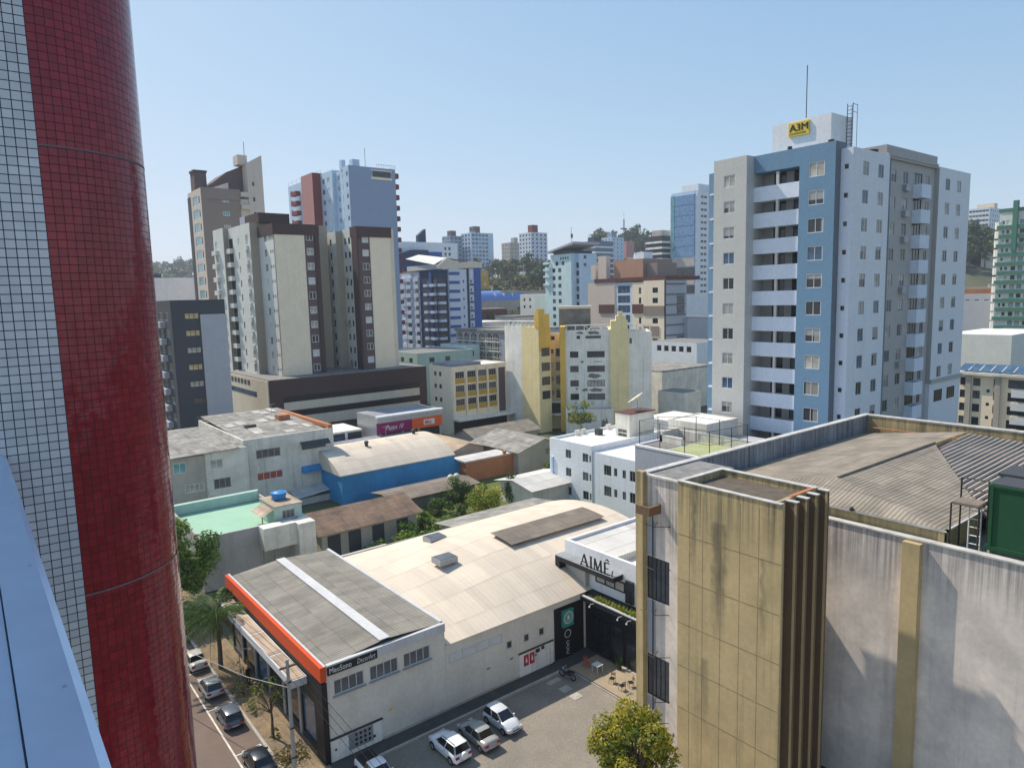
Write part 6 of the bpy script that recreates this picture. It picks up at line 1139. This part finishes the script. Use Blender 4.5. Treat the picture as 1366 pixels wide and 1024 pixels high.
# glass tower and banded tower
b = Bld('glass_tower', 'tall blue glass tower with pale frame, just left of the big apartment tower', 'building', (265, 202, 0)); o = b.o
zs = rg(66.5, -2.75, 18)
b.vol(258.1, 195.6, 275, 208.7, 0, 69.2, 'pale_blue', par=.5)
for k, z in enumerate(rg(41.0, 4.5, 6)): MB().box(257.6, 195.7, z, 258.097, 206.6, z+4.2).build('curtain_wall', 'glass_sky', o)
MB().box(257.5, 206.62, 41, 258.097, 208.7, 68).build('edge_glass', 'glass_teal', o)
for z, mt_ in ((36.5, 'house_warm'), (32.5, 'glass_dark'), (28.5, 'house_warm'), (24.5, 'glass_dark')): MB().box(257.7, 195.7, z, 258.097, 208.5, z+3.6).build('storey_band', mt_, o)
b.vol(258.2, 194.6, 281, 195.59, 0, 68.9, 'blue_white', Rr=[([261.7, 264.0], zs, 1.9, 1.0, 1, FD, DK)]); MB().box(262, 197, 69.2, 272, 206, 72.5).build('roof_house', 'blue_white', o); b.done(True, .1)
blk('banded_tower', 'narrow tower with white balcony bands and dark glass beside the glass tower', 330, 70.5, 9, 9.5, 51.0, 'slate', 2.57, bands='old_white', top=[(.1, .1, .8, .7, 2.6, 'house_warm')])
b = blk('pink_banded_offices', 'low office building with wine coloured window bands beside the big tower', 255, 64.5, 13, 9, 24.0, 'blue_white', 2.6, L=[.2, .5, .8], pn=['glass_dark', 'pane_red'], ww=2.2, hh=1.1)
blk('warehouse', 'blank pale grey warehouse behind the beige brown-panel block', 215, 54.5, 16, 12, 17.5, 'panel_grey', 3)
blk('old_house', 'worn pale house with grey roofs and dark windows beyond the court fence', 155, 33.6, 17, 14, 8.6, 'house_white', 2.7, L=[.35, .75], ww=1.8, hh=1.6, pn=DK, z0=0, nfl=2, top=[(.0, .0, 1, 1, .35, 'cor_old')])
blk('old_house', 'pale blocky house half hidden by the left edge of the big tower', 130, 31.4, 5, 6, 6.8, 'house_white', 2.7, z0=0, nfl=1)
blk('roof_terrace_house', 'white low house with bright flat roof behind the court fence', 112, 26.4, 8, 7, 5.0, 'white_wall', 2.7, z0=0, nfl=1, top=[(0, 0, 1, 1, .1, 'roof_white')])
blk('pale_store', 'long pale building with a row of windows behind the worn house', 185, 47, 14, 16, 12.4, 'blue_white', 2.8, L=[.15, .3, .45, .6, .75], ww=1.6, hh=1.6, pn=DK, z0=0, nfl=1)
# right edge
b = Bld('green_striped_block', 'white apartment block with green horizontal bands and a dark green shaft', 'building', (248, 72, 0)); o = b.o
zs = rg(42.6, -2.62, 13)
b.vol(240.2, 62, 256, 74.6, 8, 45.6, 'cream_lit', L=[([73.6, 72.4], zs, .9, 1.2, 1, FW, LT), ([70.6, 68.9, 67.0, 65.2], zs, 1.1, 1.2, 1, FD, ['glass_dark', 'glass_teal', 'glass_curtain'])])
for k, z in enumerate(zs): MB().box(239.6, 62.0, z-1.75, 240.197, 74.4 if k % 2 else 75.0, z-.8).build('green_band', 'green_paint', o)
for z in zs: MB().cyl(241.2, 74.6, z-1.7, z+.3, 1.3, 10).build('round_balcony', 'cream_lit', o)
MB().box(239.4, 70.0, 34.5, 240.6, 71.2, 48.6).build('green_shaft', 'green_paint', o); MB().box(240, 62, 45.6, 256, 74.8, 46.6).build('roof_edge', 'green_paint', o); b.done(True, .1)
b = Bld('tan_flats', 'tan low flats with white balconies and solar panels on the roof', 'building', (128, 38, 0)); o = b.o
zs = [9.9, 7.9, 5.8, 3.7]
b.vol(124.6, 28, 136, 43.6, 0, 11.0, 'yellow_pale', L=[([42.3, 40.5], zs, 1.0, 1.25, 2, FD, DK), ([38.9], [8.6, 6.5, 4.4], .45, .5, 1, FD, DK), ([37.9], zs, .6, 1.3, 1, FD, DK), ([35.0], zs, 2.6, 1.3, 2, FD, DK, 'balcony_door')], mL='cream')
for y in (41.2, 37.2): MB().box(124.2, y, 0, 124.597, y+.75, 11).build('pilaster', 'house_warm', o)
for z in zs: b.balcony('L', 124.6, 32.0, 35.6, z-1.9, .9, 1.1, 'white_wall')
MB().box(123.9, 28, 11.0, 136, 44.0, 11.4).build('roof_slab', 'house_white', o)
for k in range(6): MB().quad([(124.4, 43.2-1.5*k, 11.6), (124.4, 41.8-1.5*k, 11.6), (127.4, 41.8-1.5*k, 12.5), (127.4, 43.2-1.5*k, 12.5)]).build('solar_panel', 'glass_blue', o)
b.done(True, .08)
blk('white_store', 'cream windowless store building with flat roof behind the tan flats', 148, 103, 22, 12, 14.9, 'cream_lit', 3, z0=0, top=[(0, 0, 1, 1, .2, 'roof_white')])
b = blk('grey_store', 'grey clad store with a white and pink hoarding at the right edge', 165, 118, 26, 10, 14.0, 'panel_grey', 3, z0=0); x, y = W(165, 118); MB().box(x-13.2, y-4.5, 7, x-13.0, y-1.2, 11.8).build('hoarding', 'white_clean', b.o); MB().box(x-13.3, y-3.2, 9.8, x-13.21, y-1.4, 11.2).box(x-13.3, y-4.2, 8.6, x-13.21, y-2, 9.1).build('hoarding_print', 'sign_red', b.o)
blk('hill_offices', 'pale office slab with a cream stair core on the hill, far right', 450, 302, 26, 12, 72, 'blue_white', 2.9, L=[.1, .25, .4, .55, .7, .85], Rr=[.1, .25, .4, .55, .7, .85], fr=FA, pn=['glass_dark', 'glass_grey'], ww=1.7, top=[(.3, 0, .5, .8, 3, 'cream')])
blk('hill_warehouse', 'long grey warehouse at the foot of the wooded hill on the right', 230, 153, 16, 26, 22, 'panel_grey', 3, L=[.1, .2, .3, .4, .5, .6, .7], pn=DK, ww=1.5, hh=.6, nfl=1)
blk('rubble_house', 'low rusty roofed sheds on the cleared slope above the grey warehouse', 262, 175, 14, 18, 23.5, 'brick_orange', 3, top=[(0, 0, 1, 1, .6, 'cor_tan')])
# hazy middle
blk('hill_tower', 'blue glass apartment tower on the far hill, left one of the pair', 520, -41, 11, 10, 70, 'sky_wall', 2.9, L=[.2, .5, .8], Rr=[.2, .5, .8], fr=FA, pn=['glass_blue', 'glass_sky', 'glass_grey'], ww=2.2, hh=1.8, top=[(.3, .3, .7, .8, 4, 'plum')])
blk('hill_tower', 'wide blue glass tower with brown roof box, right of the far hill pair', 525, -23, 20, 13, 72, 'pale_blue', 2.9, L=[.2, .5, .8], Rr=[.1, .25, .4, .55, .7], fr=FA, pn=['glass_blue', 'glass_sky', 'glass_grey'], ww=2.4, hh=1.9, top=[(.3, .3, .55, .8, 5, 'plum'), (.0, .0, .2, .2, .6, 'pale_blue')])
blk('hill_block', 'dull grey apartment block between the blue pair and the white hill tower', 545, 2.5, 12, 10, 66, 'house_warm', 2.9, L=[.2, .5, .8], Rr=[.2, .5, .8], pn=DK, top=[(.5, .2, .8, .6, 4, 'house_warm')])
blk('hill_tower', 'white ribbed tower with a dark red roof box on the far hill', 500, 17.5, 15, 13, 69, 'lavender', 2.8, L=[.12, .37, .62, .87], Rr=[.12, .37, .62, .87], fr=FD, pn=DK, ww=1.5, hh=1.4, top=[(.3, .3, .65, .65, 5.5, 'maroon')])
blk('brick_flats', 'dark red brick flats below the far blue glass pair', 380, -17.5, 9, 9, 39.5, 'brown_red', 2.8, L=[.2, .5, .8], Rr=[.25, .75], pn=LT, mR='ochre')
b = Bld('barrel_hangar', 'long blue barrel roofed hangar on the far slope with bright skylights', 'hangar', (*W(335, -7), 8)); x, y = W(335, -7)
hr = MB(); K = 12
for k in range(K):
    a0, a1 = math.pi*k/K, math.pi*(k+1)/K; hr.quad([(x-14, y-6*math.cos(a0), 23.6+4.6*math.sin(a0)), (x+14, y-6*math.cos(a0), 23.6+4.6*math.sin(a0)), (x+14, y-6*math.cos(a1), 23.6+4.6*math.sin(a1)), (x-14, y-6*math.cos(a1), 23.6+4.6*math.sin(a1))])
hr.ext([(y-6*math.cos(math.pi*k/K), 23.6+4.55*math.sin(math.pi*k/K)) for k in range(K+1)], 'x', x-13.9, x+13.9); hr.build('roof', 'barrel_blue', b.o, smooth=False); MB().box(x-13.8, y-5.9, 4, x+13.8, y+5.9, 23.6).build('wall', 'house_warm', b.o); MB().box(x-14.5, y-6.4, 4, x-14.02, y+6.4, 27).build('end_wall', 'ochre', b.o)
for k in (-4, 1, 6): MB().box(x+k, y-5.4, 25.3, x+k+.8, y-4.2, 27.0).build('skylight', 'white_clean', b.o)
blk('cream_house', 'cream two storey house among trees left of the slanted white block', 285, 10.5, 9, 9, 25.5, 'cream_lit', 2.8, L=[.3, .7], pn=DK, nfl=2, top=[(0, 0, 1, 1, .5, 'roof_white')])
for k, (d, s, wx, wy, z, mt_, tp, lb) in enumerate(((250, -13, 20, 14, 16.2, 'house_white', 'roof_white', 'flat white roofed store behind the arcaded block'), (262, -20, 12, 10, 17.5, 'mint', 'cor_old', 'pale green store beside the blue striped block'), (235, -3, 16, 12, 14.5, 'house_warm', 'cor_white', 'low warm grey store with a pale metal roof left of the yellow block'), (300, -14, 26, 8, 20.0, 'brown_red', 'cor_tan', 'long rusty shed below the blue hangar'), (270, 3, 13, 12, 17.5, 'house_white', 'roof_grey', 'grey roofed house before the trees left of the slanted block'), (345, 4, 26, 10, 27.6, 'house_warm', 'cor_tan', 'long sandy roofed hall behind the blue hangar'))):
    blk('far_store', lb, d, s, wx, wy, z, mt_, 3, top=[(-.02, -.02, 1.02, 1.02, .5, tp)], L=[.2, .5, .8], nfl=1, pn=DK, cat='store')
blk('striped_offices', 'white office block with blue ribbon windows on the hill right of the slanted block', 420, 52, 15, 13, 56, 'blue_white', 3.1, bands='white_clean', mL='glass_blue', mR='glass_blue', top=[(.2, .3, .5, .7, 2.5, 'slate'), (.6, .4, .7, .6, 4, 'slate')])
blk('hill_block', 'bluish apartment slab under the ridge trees near the mast', 520, 76, 13, 11, 66, 'pale_blue', 2.9, L=[.2, .5, .8], Rr=[.2, .5, .8], pn=['glass_blue', 'glass_dark'], top=[(.2, .2, .6, .6, 3, 'sky_wall')])
blk('hill_house', 'pink house at the foot of the radio mast', 560, 93, 9, 8, 66, 'pink', 3, L=[.3, .7], pn=DK, nfl=2)
rn = random.Random(11)
for k in range(46):
    d = rn.uniform(430, 600); s = d*rn.uniform(.118, .212); x, y = W(d, s); h = gh(x, y)
    blk('hillside_house', 'small hillside house among roofs stacked below the ridge trees', d, s, rn.uniform(6, 11), rn.uniform(6, 10), h+rn.uniform(3.5, 8), rn.choice(['white_wall', 'cream', 'house_warm', 'pale_blue', 'pink', 'old_white']), 2.8, L=[.3, .7], Rr=[.5], pn=DK, nfl=rn.choice((1, 2)), group='hillside houses below the ridge', top=[(-.05, -.05, 1.05, 1.05, .5, rn.choice(['brick_orange', 'cor_old', 'cor_tan', 'roof_grey']))], cat='house')
for k in range(60):
    d = rn.uniform(240, 420); q = rn.choice((rn.uniform(-.52, -.42), rn.uniform(.62, .74), rn.uniform(-.1, .08), rn.uniform(.1, .26), rn.uniform(.24, .3))); x, y = W(d, d*q); h = gh(x, y)
    blk('city_house', 'low city house in the crowd of roofs between the distant towers', d, d*q, rn.uniform(8, 15), rn.uniform(8, 13), h+rn.uniform(4, 8.5), rn.choice(['white_wall', 'cream', 'house_warm', 'old_white', 'house_white', 'beige_pale']), 2.8, L=[.25, .5, .75], Rr=[.3, .7], pn=DK, nfl=rn.choice((1, 2)), group='low city houses far behind', top=[(-.04, -.04, 1.04, 1.04, .5, rn.choice(['cor_old', 'cor_tan', 'roof_grey', 'cor_white', 'brick_orange']))], cat='house')
x, y = W(565, 92); ms = thing('radio_mast', 'thin lattice radio mast rising from the ridge trees', 'mast', (x, y, 50)); mm = MB()
for dx, dy in ((-1, -1), (1, -1), (1, 1), (-1, 1)): mm.tube([(x+1.3*dx, y+1.3*dy, 48), (x+.25*dx, y+.25*dy, 84)], .17, 4)
for k in range(14):
    z = 50+2.4*k; q = 1.3-1.05*(z-48)/36; mm.tube([(x-q, y-q, z), (x+q, y-q, z+2.2)], .1, 3); mm.tube([(x-q, y+q, z), (x-q, y-q, z+2.2)], .1, 3)
mm.tube([(x, y, 84), (x, y, 89)], .12, 4); mm.build('lattice', 'iron', ms); MB().box(x-3, y+1, 76, x+2, y-1.6, 76.8).build('antenna_arm', 'iron', ms)
# trees of the slopes
FT = []
for i, (R0, H, mats) in enumerate(((4.2, 7.5, ['leaf_far', 'leaf_d', 'leaf_far2']), (5.0, 7.0, ['leaf_far2', 'leaf_far', 'leaf_far3']), (3.6, 8.5, ['leaf_far', 'leaf_far2', 'leaf_d']), (4.4, 6.5, ['leaf_far3', 'leaf_far2', 'leaf_far']))):
    FT.append(tree('hill_tree', 'proto', (0, 0, -500), R0, H, 2.2, mats, 8, .55, 22, 60+i, 'trees'))
def wood(n, dr, qr, label, group, sc=(.8, 1.3), seed=0, lift=0):
    rn = random.Random(seed); out = []
    for k in range(n):
        d = rn.uniform(*dr); x, y = W(d, d*rn.uniform(*qr)); c = copytree(rn.choice(FT), (x, y, gh(x, y)-.5+lift), rn.uniform(0, 6.28), label, scale=rn.uniform(*sc)); c['group'] = group
wood(46, (365, 470), (-.058, .05), 'dark tree of the dense wooded slope below the far hill towers', 'trees on the slope below the hill towers', (.9, 1.5), 1)
wood(16, (275, 325), (-.03, .055), 'olive tree on the near slope between the hangar and the yellow block', 'trees before the hangar', (.75, 1.1), 2, 4)
wood(26, (600, 680), (.125, .205), 'big dark tree on the ridge around the radio mast', 'ridge trees', (1.6, 2.5), 3, 4)
wood(110, (700, 1010), (-.80, -.44), 'hazy tree on the far left ridge beside the red column', 'far left ridge trees', (1.6, 2.6), 4)
wood(44, (385, 450), (.63, .71), 'dark tree of the wooded hill between the two right hand towers', 'trees of the right hand hill', (1.0, 1.7), 5)
wood(30, (250, 420), (.08, .25), 'tree between the low houses behind the beige block', 'trees among the low houses', (.6, 1.0), 6)
wood(24, (230, 400), (-.5, -.42), 'tree among roofs far behind the dark slate block', 'trees behind the slate block', (.8, 1.2), 7)
wood(60, (480, 700), (-.3, .12), 'tree scattered on the hill between the far towers', 'trees scattered on the far hill', (.9, 1.5), 8)
FTX = FT
for t_ in FT:
    for c in list(t_.children): bpy.data.objects.remove(c)
    bpy.data.objects.remove(t_)
for k in range(40):      # houses and trees along the left side, mostly behind the red column
    rr = random.Random(100+k); d = rr.uniform(150, 420); q = rr.uniform(-.78, -.5); x, y = W(d, d*q)
    if 0 < x < 14: continue
    h = gh(x, y); blk('city_house', 'low city house in the crowd of roofs between the distant towers', d, d*q, rr.uniform(9, 15), rr.uniform(9, 14), h+rr.uniform(4, 9), rr.choice(['white_wall', 'cream', 'house_warm', 'house_white', 'beige_pale']), 2.8, L=[.25, .5, .75], Rr=[.3, .7], pn=DK, nfl=2, group='low city houses far behind', top=[(-.04, -.04, 1.04, 1.04, .5, rr.choice(['cor_old', 'cor_tan', 'roof_grey', 'brick_orange']))], cat='house')
for y, h_, mt_, lb in ((62, 7, 'house_white', 'white street house across the road behind the red column'), (78, 5.5, 'cream', 'cream street house across the road behind the red column'), (94, 8.5, 'house_warm', 'warm grey street house across the road behind the red column')):
    b = Bld('street_house', lb, 'house', (-5, y, 0)); b.vol(-12, y, 2.4, y+13, 0, h_, mt_, Rr=[([-8, -4, 0], rg(h_-1.6, -2.6, 2), 1.4, 1.3, 2, FW)], roof='cor_old'); b.done(True, .07)
# ------------------------------------------------------------------ the air: thin even haze that pales the far hills
hz = MB().box(-200, -200, -2, 1900, 1900, 115).build('haze', [], kind='stuff')
hm = bpy.data.materials.new('air'); hm.use_nodes = True; n = hm.node_tree.nodes; n.clear(); out = n.new('ShaderNodeOutputMaterial'); pv = n.new('ShaderNodeVolumePrincipled')
pv.inputs['Color'].default_value = (.80, .88, 1, 1); pv.inputs['Density'].default_value = .0002; pv.inputs['Anisotropy'].default_value = .2
hm.node_tree.links.new(pv.outputs[0], out.inputs['Volume']); hz.data.materials.append(hm)
